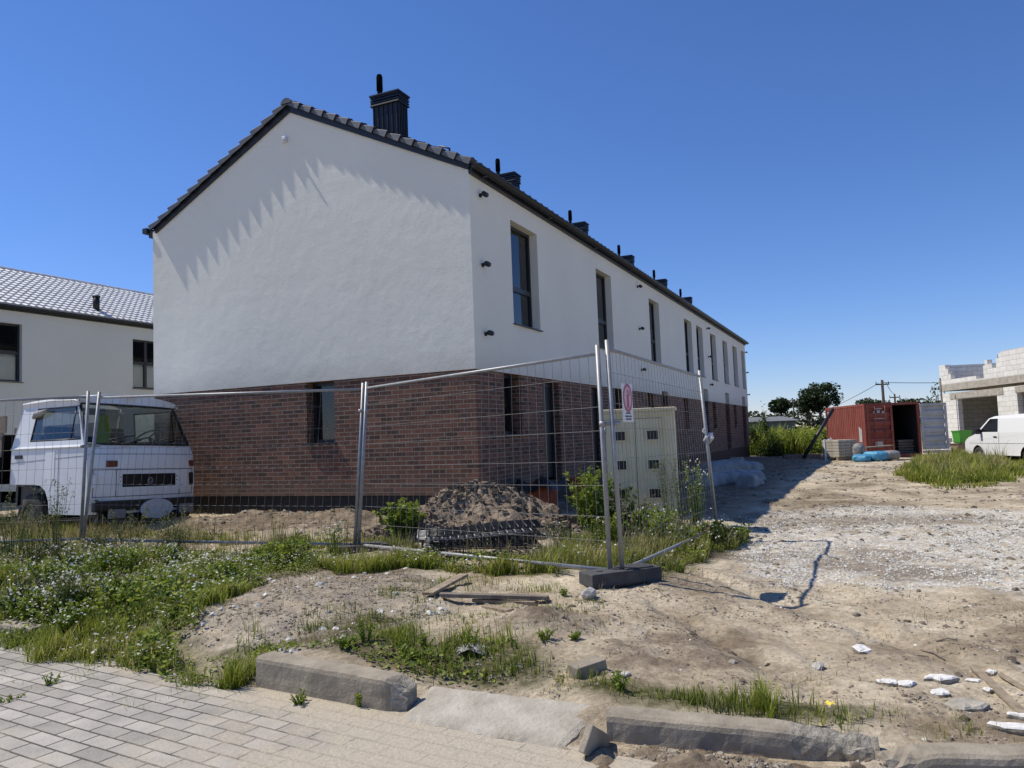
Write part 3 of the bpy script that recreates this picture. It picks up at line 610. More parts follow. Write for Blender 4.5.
def house_shell(root, W, L, zb, zt, ze, zr, xr, up, low, gable_holes=(), brick=True, wallm='stucco', tilem='tile', lights=True, tk={}):
    fac = lambda u, z, d: (-d, u, z)
    gab = lambda u, z, d: (-u, d, z)
    b = MB(); b.wall(fac, 0, L, zt, ze, up+[h for h in low if h[3] > zt], .20)
    b.face([(0, 0, ze), (-W, 0, ze), (xr, 0, zr)]); b.face([(0, L, ze), (-W, L, ze), (xr, L, zr)])
    b.face([gab(0, zt, 0), gab(W, zt, 0), gab(W, ze, 0), gab(0, ze, 0)])
    b.face([(0, L, zt), (-W, L, zt), (-W, L, ze), (0, L, ze)]); b.face([(-W, 0, zb), (-W, L, zb), (-W, L, ze), (-W, 0, ze)])
    b.face([(.0, 0, zt), (0, L, zt), (-.03, L, zt), (-.03, 0, zt)]) if brick else None
    if brick: b.face([(0, 0, zt), (-W, 0, zt), (-W, .03, zt), (0, .03, zt)])
    b.build('wall', M[wallm], root, fix=True)
    q = .018 if brick else 0
    lo = MB(); lo.wall(lambda u, z, d: (-d-q, u, z), q, L, zb, zt, [h for h in low], .22)
    lo.wall(lambda u, z, d: (-u, d+q, z), q, W, zb, zt, list(gable_holes), .24)
    lo.face([(-q, L, zb), (-W, L, zb), (-W, L, zt), (-q, L, zt)], [(0, zb), (W, zb), (W, zt), (0, zt)])
    lo.build('brick_wall' if brick else 'lower_wall', M['brick' if brick else wallm], root, fix=True)
    fo = MB(); fo.box((-W/2, L/2, zb/2-.32), (W-.10, L-.10, zb+.62)); fo.build('foundation', M['membrane'], root)
    fl = MB(); fl.box((-W/2, L/2, 2.95), (W-.6, L-.6, .2)); fl.build('floor_slab', M['concrete'], root)
    # roof
    Er = (.06, ze+.075); dr = Vector((xr-Er[0], zr+.10-Er[1])); sl_ = dr.length; dr.normalize()
    El = (-W+.06, ze+.075); dl = Vector((xr-El[0], zr+.10-El[1])); sll = dl.length; dl.normalize()
    V1, F1 = tiled_slope(None, -.02, L+.1, Er, dr, sl_, **tk); V2, F2 = tiled_slope(None, -.02, L+.1, El, dl, sll, **tk)
    roof = npmesh('roof', np.concatenate([V1, V2]), np.concatenate([F1, F2+len(V1)]), M[tilem], root)
    dk = MB()
    for E, d, s in ((Er, dr, sl_), (El, dl, sll)):
        n_ = Vector((-d.y, d.x)); n_ = -n_ if n_.y < 0 else n_
        P = [(E[0]-n_.x*.03, E[1]-n_.y*.03), (E[0]+d.x*s-n_.x*.03, E[1]+d.y*s-n_.y*.03), (E[0]+d.x*s-n_.x*.09, E[1]+d.y*s-n_.y*.09), (E[0]-n_.x*.09, E[1]-n_.y*.09)]
        dk.prism(P, 'y', .02, L+.06)
        Q = [(E[0]+n_.x*.02, E[1]+n_.y*.02), (E[0]+d.x*s+n_.x*.02, E[1]+d.y*s+n_.y*.02), (E[0]+d.x*s-n_.x*.15, E[1]+d.y*s-n_.y*.15), (E[0]-n_.x*.13, E[1]-n_.y*.13)]
        dk.prism(Q, 'y', -.045, -.004)
    dk.build('roof_deck', M['anthracite'], roof)
    vg = MB()
    for E, d, s in ((Er, dr, sl_), (El, dl, sll)):
        n_ = Vector((-d.y, d.x)); n_ = -n_ if n_.y < 0 else n_; rows = int(round(s/.31)); c = s/rows
        for r in range(rows):
            s0, s1 = r*c-.03, (r+1)*c+.01
            def P(s_, off): return (E[0]+d.x*s_+n_.x*off, E[1]+d.y*s_+n_.y*off)
            def ring(s_, top, bot, y):
                a = P(s_, top); e = P(s_, bot); return [(a[0], .13, a[1]), (a[0], y+.015, a[1]), (a[0], y, a[1]-.015), (e[0], y, e[1])]
            A = ring(s0, .075, -.055, -.125); B_ = ring(s1, .035, -.035, -.08)
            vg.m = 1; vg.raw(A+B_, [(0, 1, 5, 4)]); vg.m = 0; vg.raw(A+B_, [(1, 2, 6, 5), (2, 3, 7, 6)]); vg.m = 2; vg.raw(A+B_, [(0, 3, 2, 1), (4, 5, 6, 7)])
    vg.build('verge_tiles', [M['verge'], M['tile_lit'], M['anthracite']], roof, fix=False)  # sunlit top faces painted paler than the sides
    rc = MB(); nn = int((L+.2)/.38)
    for k in range(nn):
        y = -.12+k*.38; pts = []
        for (yy, r_) in ((y, .125), (y+.40, .105)):
            for a in range(9):
                th = math.pi*a/8; pts.append((xr+r_*math.cos(th)*1.0, yy, zr+.075+r_*.85*math.sin(th)))
        rc.raw(pts, [(a, a+1, 9+a+1, 9+a) for a in range(8)]+[tuple(range(9))], False)
    rc.build('ridge_caps', M['verge' if tilem == 'tile' else tilem], roof)
    # gutter + soffit
    gt = MB(); pts = []
    for yy in (-.06, L+.06):
        for a in range(7):
            th = math.pi+math.pi*a/6; pts.append((.15+.075*math.cos(th), yy, ze+.015+.075*math.sin(th)))
    gt.raw(pts, [(a, a+1, 8+a, 7+a) for a in range(6)]+[tuple(range(7)), tuple(range(7, 14))], True)
    gt.box((.035, L/2, ze-.02), (.075, L+.02, .17)); gt.box((.226, L/2, ze+.018), (.02, L+.1, .02))
    for k in range(int(L/3)+1): gt.box((.12, .35+k*3.0, ze-.02), (.10, .06, .12))
    gt.build('gutter', M['anthracite'], root)
    gl_ = MB(); gl_.box((-W-.06, L/2, ze-.03), (.12, L, .14)); gl_.box((-W-.19, L/2, ze+.05), (.13, L+.1, .11)); gl_.build('gutter', M['anthracite'], root)
    return fac, gab

def chimney(root, x, y, zt, zlow, pipe=True, wx=.66, wy=.40):
    """standing-seam clad stack with slatted cap; (x, y) = its near outer corner"""
    b = MB(); cx, cy = x-wx/2, y+wy/2
    b.box((cx, cy, (zt-.20+zlow)/2), (wx-.06, wy-.06, zt-.20-zlow))
    for k in range(6):
        b.box((x-.05-k*(wx-.1)/5, y+.022, (zt-.2+zlow)/2), (.018, .03, zt-.2-zlow)); b.box((x-.022, y+.05+k*(wy-.1)/5, (zt-.2+zlow)/2), (.03, .018, zt-.2-zlow))
    c = b.build('chimney', M['anthracite'], root)
    s = MB()
    for k in range(4): s.box((cx, cy, zt-.19+k*.055), (wx+.03-.01*(k % 2), wy+.03-.01*(k % 2), .032), taper=.98)
    s.box((cx, cy, zt-.10), (wx-.12, wy-.12, .2)); s.box((cx, cy, zt+.012), (wx+.05, wy+.05, .03)); s.build('chimney_cap', M['anthracite'], c)
    if pipe:
        q = MB(); q.cyl((x-wx*.86, y+.2, zlow), (x-wx*.86, y+.2, zt+.22), .05, n=12); q.cyl((x-wx*.86, y+.2, zt+.20), (x-wx*.86, y+.2, zt+.50), .066, .064, n=12)
        q.cyl((x-wx*.86, y+.2, zt+.50), (x-wx*.86, y+.2, zt+.54), .06, .05, n=12); q.build('flue_pipe', M['dead_black'], c)

W0, L0, ZB, ZT, ZE, ZR = 7.56, 31.8, .56, 2.665, 6.10, 7.96
house = empty('terraced_house', (-.598, 12.80, 0), 'long white terraced house with dark brick ground floor and pitched tiled roof', 'house', -HA)
UP = [(1.62, 2.90), (6.62, 7.85), (11.65, 12.9), (16.6, 17.9), (18.75, 20.0), (21.65, 22.95), (24.7, 26.0), (27.55, 28.9), (30.3, 31.45)]
UP = [(a, b, 3.63, 5.60) for a, b in UP]
LW = [(1.08, 1.85), (7.8, 8.62), (11.05, 11.78), (15.9, 16.68), (21.45, 22.2), (26.98, 27.75)]
DR = [(2.92, 3.80, 2.60), (5.95, 6.75, 2.60), (12.75, 13.6, 2.78), (19.6, 20.5, 3.14), (24.65, 25.7, 3.16), (29.75, 30.9, 3.16)]
LOW = [(a, b, 1.55, 2.66) for a, b in LW]+[(a, b, .58, z) for a, b, z in DR]
GH = [(2.94, 3.58, 1.53, 2.655)]
fac, gab = house_shell(house, W0, L0, ZB, ZT, ZE, ZR, -3.83, UP, LOW, GH)
for k, (a, b, c, d) in enumerate(UP): window_part(house, fac, a, b, c, d, .17, split=4.37, blind=(k in (3,)))
for k, (a, b, c, d) in enumerate(LOW[:len(LW)]): window_part(house, lambda u, z, d: (-d-.018, u, z), a, b, c, d, .18)
window_part(house, lambda u, z, d: (-u, d+.018, z), 2.94, 3.58, 1.53, 2.655, .19, sill=True)
b = MB(); b.face([(-2.95, .33, 1.55), (-3.57, .33, 1.55), (-3.57, .33, 2.5), (-2.95, .33, 2.5)]); b.build('blind', M['dim'], house, fix=False)
for (a, b, z) in DR:
    f = MB()
    f.box((-.21, (a+b)/2, .60+(z-.60)/2), (.05, b-a-.13, z-.62-.06)); f.box((-.20, a+.04, .6+(z-.6)/2), (.07, .07, z-.61)); f.box((-.20, b-.04, .6+(z-.6)/2), (.07, .07, z-.61)); f.box((-.20, (a+b)/2, z-.05), (.07, b-a-.15, .07))
    dd = f.build('door', M['frame'], house)
    hnd = MB(); hnd.cyl((-.15, a+.16, 1.35), (-.15, a+.16, 1.75), .012, n=6); hnd.build('handle', M['galv'], dd)
for k in range(6): chimney(house, -2.29, 1.43+5.6*k, 8.56, 6.7)
for (l, z) in [(.38, 5.72), (.38, 4.49), (.40, 3.29), (10.4, 5.74), (10.4, 4.5), (10.4, 3.3), (20.95, 5.7), (20.95, 4.51), (21.0, 3.35), (31.7, 5.6), (31.7, 4.5), (31.7, 3.3)]:
    b = MB(); b.cyl((0, l, z), (.03, l, z), .035, n=10); b.cyl((.02, l, z), (.11, l, z+.03), .014, n=6); b.cyl((.10, l-.05, z+.01), (.10, l+.07, z+.01), .045, .045, n=10)
    b.build('wall_bracket', M['black'], house)
b = MB(); b.bbox((-3.95, -.035, 7.37), (.10, .07, .12), .012); b.cyl((-3.92, -.07, 7.35), (-3.92, -.12, 7.33), .025, n=8); b.build('junction_box', M['signwhite'], house)
b = MB(); b.box((-.02, .02, 0), (.0, .0, .0)) if False else None
# roof aerial stub on the near slope
b = MB(); b.tube([(-.55, .35, 6.45), (-.55, .35, 6.66), (-.75, .35, 6.74)], .018, 6); b.build('snow_hook', M['black'], house)

# ------------------------------------------------------------------ the neighbouring terrace on the left
far = empty('terraced_house', (-15.05+.419*-6, 22.5+.908*-6, 0), 'pale terraced house at the left edge with a tiled roof coloured pale for sun sheen', 'house', -HA)
ZE2, ZR2 = 5.95, 7.9
UP2 = [(4.2, 6.66, 3.72, 5.47), (10.52, 12.6, 3.70, 5.42), (16, 18, 3.1, 5.4), (22, 24, 3.1, 5.4)]
LOW2 = [(14.2, 16.2, .6, 2.3)]
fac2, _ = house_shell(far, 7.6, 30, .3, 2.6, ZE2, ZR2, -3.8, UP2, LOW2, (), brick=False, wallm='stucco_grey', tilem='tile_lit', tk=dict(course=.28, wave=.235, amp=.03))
for k, (a, b, c, d) in enumerate(UP2): window_part(far, fac2, a, b, c, d, .12, split=4.6, blind=True, mullion=a+.62 if k == 1 else (a+b)/2+.3)
for k, (a, b, c, d) in enumerate(LOW2): window_part(far, fac2, a, b, c, d, .12, mullion=(a+b)/2)
b = MB(); b.cyl((-.5, 9.5, 6.3), (-.5, 9.5, 6.82), .11, n=10); b.cyl((-.5, 9.5, 6.78), (-.5, 9.5, 6.84), .13, n=10); b.build('flue_pipe', M['membrane'], far)
# ------------------------------------------------------------------ old flatbed truck (local x forward, y to its left, z up; origin under the front)
ph = R(62.0); e_ = Vector((math.cos(ph), math.sin(ph), 0)); h_ = Vector((e_.y, -e_.x, 0))
nc = at(88, 460, 12.6); org = Vector((nc.x, nc.y, .18))+e_*1.09
truck = empty('flatbed_truck', org, 'old white flatbed truck with a boxy cab parked behind the site fence', 'truck', rot=(R(-2.3), R(0),  math.atan2(h_.y, h_.x)))
def poly_ext(b, prof, y0, y1, s0=1, s1=1):
    pass
# cab shell as a loft of cross-sections: side outline in (x, z) with tumblehome
def yw(z):                                                             # half width at height z
    return 1.0 if z < 1.42 else 1.0-.13*((z-1.42)/.8)
WB, WT = 1.46, 2.10                                                    # window belt and top
def front_x(z):
    if z < 1.30: return .04*math.sin(max(0, min(1, (z-.4)/.9))*math.pi)
    if z < 1.44: return -(z-1.30)*.55
    return -.077-(z-1.44)*.58
def rear_x(z): return -2.15 if z < 1.44 else -2.15+(z-1.44)*.17
cab = MB()
def P_(x, y, z): return (x, y, z)
zs_ = [.40, .62, .80, 1.0, 1.2, 1.30, 1.44]
# front panel (below the windscreen), slightly bowed
nyy = 12
def fx(z, y): return front_x(z)-.11*(abs(y)/1.0)**4-.05*(y*y)
F_ = []
for a, b in zip(zs_, zs_[1:]):
    for k in range(nyy):
        y0, y1 = -1+2*k/nyy, -1+2*(k+1)/nyy
        # leave the grille opening
        if a >= .80-1e-6 and b <= 1.0+1e-6 and -.52 < (y0+y1)/2 < .52: continue
        cab.face([P_(fx(a, y0), y0*yw(a), a), P_(fx(a, y1), y1*yw(a), a), P_(fx(b, y1), y1*yw(b), b), P_(fx(b, y0), y0*yw(b), b)], smooth=True)
# roof: crowned
def roofz(x, y): return 2.16+.09*(1-abs(y/.9)**3)-.09*max(0, (x+.95))**2-.03*max(0, -1.35-x)
xs_ = [-2.03, -1.7, -1.3, -.9, -.7, -.52]
for a, b in zip(xs_, xs_[1:]):
    for k in range(10):
        y0, y1 = -.92+1.84*k/10, -.92+1.84*(k+1)/10
        cab.face([P_(a, y0, roofz(a, y0)), P_(b, y0, roofz(b, y0)), P_(b, y1, roofz(b, y1)), P_(a, y1, roofz(a, y1))], smooth=True)
def side(s):
    Q = lambda x, z: (x, s*yw(z), z)
    fxs = lambda z: front_x(z)-.16
    # lower: door skin with the wheel arch cut out
    arch = [(-1.06, .40), (-1.09, .60), (-1.18, .76), (-1.32, .84), (-1.5, .86), (-2.15, .86)]
    for a, b in zip([.40, .60, .76, .84, .86], [.60, .76, .84, .86, 1.20]):
        def ax(z):
            for (x0, z0), (x1, z1) in zip(arch, arch[1:]):
                if z0 <= z <= z1 and z1 > z0: return x0+(x1-x0)*(z-z0)/(z1-z0)
            return -2.15
        xa = ax(a) if a < .86 else -2.15; xb = ax(b) if b < .86 else (-1.5 if a < .86 else -2.15)
        cab.face([Q(xa, a), Q(fxs(a), a), Q(fxs(b), b), Q(xb, b)])
    cab.face([Q(-2.15, 1.20), Q(fxs(1.2), 1.20), Q(fxs(1.40), 1.40), Q(-2.15, 1.40)])
    cab.face([Q(-2.15, 1.40), Q(fxs(1.4), 1.40), (fxs(1.43), s*(yw(1.43)+.02), 1.43), (-2.15, s*(yw(1.43)+.02), 1.43)])      # swage line
    cab.face([(-2.15, s*(yw(1.43)+.02), 1.43), (fxs(1.43), s*(yw(1.43)+.02), 1.43), Q(fxs(WB), WB), Q(rear_x(WB), WB)])
    wl, wr, wrt = -1.68, -.34, -.54                                    # window opening corners
    SB, ST = WB+.07, WT-.06
    cab.face([Q(rear_x(WB), WB), Q(fxs(WB), WB), Q(fxs(SB), SB), Q(wr, SB), Q(wl, SB), Q(rear_x(SB), SB)])
    cab.face([Q(rear_x(SB), SB), Q(wl, SB), Q(wl+.05, ST), Q(rear_x(ST), ST)])
    cab.face([Q(wr, SB), Q(fxs(SB), SB), Q(fxs(ST), ST), Q(wrt, ST)])
    cab.face([Q(rear_x(ST), ST), Q(wl+.05, ST), Q(wrt, ST), Q(fxs(ST), ST), Q(fxs(WT-.05), WT-.05), Q(rear_x(WT-.05), WT-.05)])
    cab.face([Q(rear_x(WT-.05), WT-.05), Q(fxs(WT-.05), WT-.05), (-.52, s*.92, roofz(-.52, .92)), (-2.03, s*.92, roofz(-2.03, .92))])
    # rounded corner to the front panel
    for a, b in zip(zs_, zs_[1:]): cab.face([Q(fxs(a), a), (fx(a, s), s*yw(a), a), (fx(b, s), s*yw(b), b), Q(fxs(b), b)])
side(-1); side(1)
# rear wall with a window hole, windscreen surround
rw = lambda u, z, d: (rear_x(z)+d, u*1.0, z)
cab.wall(lambda u, z, d: (rear_x(z)+d, u, z), -.90, .90, .86, 2.13, [(-.55, .55, 1.52, 2.02)], .02)
for s in (-1, 1): cab.face([(rear_x(.86), s*.9, .86), (rear_x(.86), s*1.0, .86), (rear_x(1.44), s*1.0, 1.44), (rear_x(2.13), s*.9, 2.13)])
wsb = [(-.085-.05*(y*y)-.10*abs(y)**4, y*.955, 1.455) for y in np.linspace(-1, 1, 9)]
wst = [(-.45-.05*(y*y)-.05*abs(y)**4, y*.87, 2.075) for y in np.linspace(-1, 1, 9)]
for k in range(8):
    cab.face([wst[k], wst[k+1], (-.52, (wst[k+1][1])*1.05, roofz(-.52, wst[k+1][1]*1.05)), (-.52, wst[k][1]*1.05, roofz(-.52, wst[k][1]*1.05))], smooth=True)
    y0, y1 = np.linspace(-1, 1, 9)[k:k+2]
    cab.face([(fx(1.44, y0), y0*yw(1.44), 1.44), (fx(1.44, y1), y1*yw(1.44), 1.44), wsb[k+1], wsb[k]], smooth=True)
for s in (0, 8):
    y = -1 if s == 0 else 1
    cab.face([wsb[s], (front_x(WB)-.16, y*yw(WB), WB), (front_x(WT-.05)-.16, y*yw(WT-.05), WT-.05), wst[s]])
cab.face([(-2.1, -.95, .87), (-.1, -.95, .62), (-.1, .95, .62), (-2.1, .95, .87)])
cabo = cab.build('cab', M['whitepaint'], truck)
# drip rail, glass, rubber
b = MB()
for s in (-1, 1):
    b = MB(); b.tube([(-2.03, s*.915, 2.12), (-1.2, s*.925, 2.14), (-.62, s*.925, 2.12), (-.50, s*.92, 2.085)], .012, 5)
    b.build('drip_rail', M['whitepaint'], truck)
b = MB()
for k in range(8): b.face([Vector(wsb[k])+Vector((-.006, 0, 0)), Vector(wsb[k+1])+Vector((-.006, 0, 0)), Vector(wst[k+1])+Vector((-.006, 0, 0)), Vector(wst[k])+Vector((-.006, 0, 0))], smooth=True)
b.build('windscreen', M['carglass'], truck)
b = MB(); b.tube([Vector(p)+Vector((.004, 0, .01)) for p in wsb]+[Vector(p)+Vector((.004, 0, -.005)) for p in wst[::-1]]+[Vector(wsb[0])+Vector((.004, 0, .01))], .018, 6); b.build('windscreen_seal', M['black'], truck)
for s in (-1, 1):
    Q = lambda x, z: (x, s*(yw(z)-.012), z)
    wn = MB(); wn.face([Q(-1.68, WB+.07), Q(-.34, WB+.07), Q(-.54, WT-.06), Q(-1.63, WT-.06)]); w_ = wn.build('side_window', M['carglass'], truck)
    sl2 = MB(); pts = [Q(-1.67, WB+.08), Q(-.35, WB+.08), Q(-.55, WT-.07), Q(-1.62, WT-.07), Q(-1.67, WB+.08)]; sl2.tube(pts, .016, 5); sl2.tube([Q(-.62, WB+.08), Q(-.62, WT-.07)], .012, 5); sl2.build('window_seal', M['black'], w_)
    dh = MB(); dh.bbox((-1.93, s*1.008, 1.30), (.20, .02, .06), .008); dh.build('door_handle', M['black'], truck)
    sm_ = MB(); pass
b = MB()
for s in (-1, 1):
    b.tube([(-.86, s*1.001, .44), (-.86, s*1.001, 1.40)], .004, 4); b.tube([(-.02-.13, s*1.0, 1.29), (-2.15, s*1.001, 1.205)], .003, 4)
b.build('door_seam', M['black'], truck)
b = MB(); F2 = lambda y, z: (fx(z, y)+.003, y*yw(z), z)
b.tube([F2(y, 1.07) for y in np.linspace(-.93, .93, 11)], .0045, 4); b.tube([F2(y, .66) for y in np.linspace(-.93, .93, 11)], .0045, 4)
for y in (-.93, -.60, .60, .93): b.tube([F2(y, z) for z in (.66, .8, .93, 1.07)], .004, 4)
b.tube([F2(y, 1.31) for y in np.linspace(-.98, .98, 11)], .004, 4)
b.build('panel_seam', M['black'], truck)
b = MB()
for y0, z0, r in ((-.86, .60, .05), (-.70, .50, .035), (.82, .52, .04)): b.raw([(fx(z0, y0)+.004+.001*k % 2, y0+r*(1+.3*math.sin(k*2.3))*math.cos(k*.7), z0+r*.6*(1+.3*math.cos(k*1.7))*math.sin(k*.7)) for k in range(9)], [tuple(range(9))])
b.build('rust_spot', mat('rust_stain', (.22, .13, .04), (.38, .27, .12), 30, rough=.9), truck, fix=False)
b = MB(); b.box((-1.08, -1.003, 1.17), (.24, .006, .46)); b.raw([(-1.16, -1.004, .94), (-1.0, -1.004, .94), (-1.08, -1.004, .74)], [(0, 1, 2)]); b.build('white_door_patch', M['vanpaint'], truck)  # brighter white box and triangle on the near door
# front furniture
b = MB(); b.wall(lambda u, z, d: (.03-.05*u*u-d, u, z), -.60, .60, .73, 1.05, [(-.54, .54, .765, 1.015)], .05)
g_ = b.build('grille_surround', M['whitepaint'], truck)
b = MB(); b.box((-.04, 0, .89), (.02, 1.08, .26)); 
for z in (.82, .89, .955): b.box((.0, 0, z), (.03, 1.08, .012))
b.build('grille', M['black'], truck)
b = MB(); V = [Vector((.03, .048*math.cos(t), .89+.048*math.sin(t))) for t in np.linspace(0, 2*math.pi, 19)]; b.tube(V, .006, 5)
b.tube([(.03, -.025, .925), (.03, 0, .893), (.03, .025, .925)], .005, 4); b.tube([(.03, -.040, .91), (.03, -.02, .855), (.03, 0, .887), (.03, .02, .855), (.03, .040, .91)], .005, 4); b.build('emblem', M['galv'], truck)
for s in (-1, 1):
    b = MB(); b.bbox((-.03 if s < 0 else -.10, .86 if s > 0 else -.66, 1.16), (.05, .18, .10), .012); b.build('indicator_lamp', M['redlens'], truck)
    b = MB(); b.bbox((-.075, s*.80, .90), (.05, .27, .22), .02); b.build('headlamp_cover', M['whitepaint'] if s < 0 else M['darkglass'], truck)
    b = MB(); b.tube([(.0, s*.45-.25, 1.49), (.0, s*.45-.02, 1.455), (-.12, s*.45+.38, 1.54)] if s < 0 else [(-.01, s*.45-.05, 1.47), (-.05, s*.45+.30, 1.53)], .012, 5); b.tube([(-.03, s*.45-.28, 1.52), (-.12, s*.45+.25, 1.60)], .010, 5); b.build('wiper', M['black'], truck)
b = MB(); b.bbox((.01, 0, .52), (.10, 1.98, .16), .03); b.box((-.10, 0, .36), (.12, 1.7, .18)); bum = b.build('bumper', M['black'], truck)
b = MB(); b.bbox((.075, -.62, .40), (.04, .30, .14), .015); b.build('fog_lamp', M['rim'], truck); b = MB(); b.bbox((.05, .70, .42), (.05, .30, .16), .02); b.build('fog_lamp', M['rim'], truck)
b = MB(); b.raw([(.09, .10+.31*math.cos(t), .445+.155*math.sin(t)) for t in np.linspace(0, 2*math.pi, 28, endpoint=False)]+[(.075, .10+.31*math.cos(t), .445+.155*math.sin(t)) for t in np.linspace(0, 2*math.pi, 28, endpoint=False)], [tuple(range(28))]+[(k, 28+k, 28+(k+1) % 28, (k+1) % 28) for k in range(28)]); tag(b.build('number_plate', mat('blank_grey_plate', (.52, .525, .53), rough=.7), truck), 'blank grey oval number plate')
b = MB(); b.bbox((-.98, -.97, .33), (.05, .03, .10), .01); b.build('marker_lamp', M['orange'], truck)
# inside
for y in (-.5, .45):
    s = MB(); s.bbox((-1.35, y, 1.02), (.5, .5, .16), .05); s.bbox((-1.62, y, 1.42), (.14, .5, .72), .05, rot=(0, R(-8), 0)); s.build('seat', M['bluecloth'] if y < 0 else M['seat'], truck)
s = MB(); s.bbox((-.42, 0, 1.32), (.45, 1.75, .22), .05); s.build('dashboard', M['seat'], truck)
s = MB(); cc = Vector((-.62, .46, 1.60)); q = Euler((0, R(-28), 0)).to_matrix(); s.tube([cc+q@Vector((.22*math.cos(t), .22*math.sin(t), 0)) for t in np.linspace(0, 2*math.pi, 21)], .014, 6); s.cyl(cc, (-.45, .46, 1.30), .025, n=8)
for t in (0, 2.1, 4.2): s.tube([cc, cc+q@Vector((.22*math.cos(t), .22*math.sin(t), 0))], .012, 5)
s.build('steering_wheel', M['black'], truck)
s = MB(); rg = random.Random(3); pts = []
for k in range(7):
    z = 1.98-.085*k; pts += [(-1.50+.03*rg.random(), .10-.05*(k > 1)-.03*rg.random(), z), (-1.47, .19+.02*rg.random(), z), (-1.50+.03*rg.random(), .27+.05*(k > 1)+.03*rg.random(), z)]
s.raw(pts, [(3*k+a, 3*k+a+1, 3*k+a+4, 3*k+a+3) for k in range(6) for a in (0, 1)], True); vest = s.build('safety_vest', M['hivis'], truck)
b = MB(); b.tube([(-1.66, -.95, 1.90), (-1.56, -.96, 1.95), (-1.44, -.96, 1.96), (-1.28, -.955, 2.0)], [.03, .055, .05, .02], 8); b.build('rolled_rag', M['concrete'], truck)
# wheels, chassis, flatbed
def wheel(parent, x, y, r, w, mt=None, rimm=None, z=None):
    t = MB(); z = r if z is None else z; pr = [(r*.60, -w/2), (r*.93, -w/2), (r, -w*.36), (r, w*.36), (r*.93, w/2), (r*.60, w/2)]; n = 28; V = []
    for k in range(n):
        a = 2*math.pi*k/n; V += [(x+q[0]*math.cos(a), y+q[1], z+q[0]*math.sin(a)) for q in pr]
    t.raw(V, [(k*6+i, ((k+1) % n)*6+i, ((k+1) % n)*6+i+1, k*6+i+1) for k in range(n) for i in range(5)], True)
    wh = t.build('wheel', M['tyre'], parent)
    m_ = MB(); m_.cyl((x, y-w*.34, z), (x, y+w*.34, z), r*.62, n=24); m_.cyl((x, y-w*.44, z), (x, y+w*.44, z), r*.26, r*.26, n=16)
    for k in range(8): 
        a = 2*math.pi*k/8
        for s in (-1, 1): m_.cyl((x+r*.42*math.cos(a), y+s*w*.33, z+r*.42*math.sin(a)), (x+r*.42*math.cos(a), y+s*w*.36, z+r*.42*math.sin(a)), r*.07, n=8)
    m_.build('rim', rimm or M['rim'], wh); return wh
for (x, y) in ((-1.62, -.85), (-1.62, .85), (-4.1, -.82), (-4.1, .82)): wheel(truck, x, y, .36, .22, rimm=M['darkrim'])
b = MB()
for y in (-.42, .42): b.box((-2.9, y, .62), (5.2, .09, .16))
for x in (-.6, -1.6, -2.6, -4.1): b.box((x, 0, .60), (.1, 1.3, .1))
b.box((-1.62, 0, .36), (.12, 1.5, .12)); b.build('chassis', M['dead_black'], truck)
b = MB(); b.box((-3.95, 0, .92), (3.4, 2.1, .10)); b.box((-2.36, 0, 1.30), (.06, 2.05, .74)); bed = b.build('flatbed', M['dead_black'], truck)  # bed and chassis coloured dead black, standing in for a dark void
b = MB(); b.box((-3.95, 0, 1.30), (3.2, 1.95, .66)); b.build('void_shade_box', M['membrane'], bed)  # black box added to darken the void behind the cab
for s in (-1, 1):
    b = MB(); b.box((-3.95, s*1.05, 1.14), (3.4, .03, .34)); b.build('side_board', M['dead_black'], bed)
    b = MB(); b.box((-3.95, s*1.05, 1.82), (3.4, .03, .26))
    for x in (-2.4, -3.9, -5.5): b.box((x, s*1.03, 1.62), (.06, .03, .64))
    b.build('side_board', M['darkwood'], bed)

def stretch(o):
    for ch in o.children:
        if ch.type == 'MESH':
            for v in ch.data.vertices: z = v.co.z; v.co.z = 1.41+(z-1.44)*1.16 if z > 1.44 else 1.41-(1.44-z)*1.10
        stretch(ch)
stretch(truck)                                                          # a slightly taller greenhouse
b = MB()
for y in (-.80, .80): b.box((-1.62, y*.72, .60), (1.0, .5, .50))
b.box((-2.2, 0, .62), (.06, 1.7, .5)); b.build('wheel_arch_shade', M['black'], truck)  # black boxes added to darken the wheel arches
truck.scale = (1.09, 1.05, 1.0)
# ------------------------------------------------------------------ white panel van on the right
fv = at(979.5, 455, 31.0); rv_ = at(1031, 455, 28.0); dv = Vector((fv.x-rv_.x, fv.y-rv_.y, 0)).normalized()
ml = Vector((-dv.y, dv.x, 0))                                            # its left
vz = gz(rv_.x, rv_.y)-.06
van = empty('panel_van', (rv_.x-ml.x*.80, rv_.y-ml.y*.80, vz), 'white panel van parked before the unfinished block building', 'van', math.atan2(dv.y, dv.x))
# local: x forward from rear axle, y left
prof = [(-1.0, .38), (-1.03, .9), (-1.0, 1.45), (-.9, 1.86), (-.7, 1.94), (.9, 1.96), (1.95, 1.93), (2.25, 1.86), (2.95, 1.30), (3.05, 1.22), (3.6, 1.06), (3.82, .92), (3.9, .72), (3.9, .40), (3.82, .28)]
def vw(z): return .95 if z < 1.0 else .95-.13*((z-1.0)/.96)**1.3
b = MB()
n = len(prof)
for k in range(n-1):
    (x0, z0), (x1, z1) = prof[k], prof[k+1]
    if k == 7: continue                                                  # windscreen left open
    for q in range(6):
        a, c = -1+q/3, -1+(q+1)/3
        def cr(x, z, y): 
            in_ = .06*abs(y)**4 if x > 3.0 else 0
            return (x-in_, y*(vw(z)-(.02 if z > 1.9 else 0)), z-(.035*abs(y)**4 if z > 1.8 else 0))
        b.face([cr(x0, z0, a), cr(x0, z0, c), cr(x1, z1, c), cr(x1, z1, a)], smooth=True)
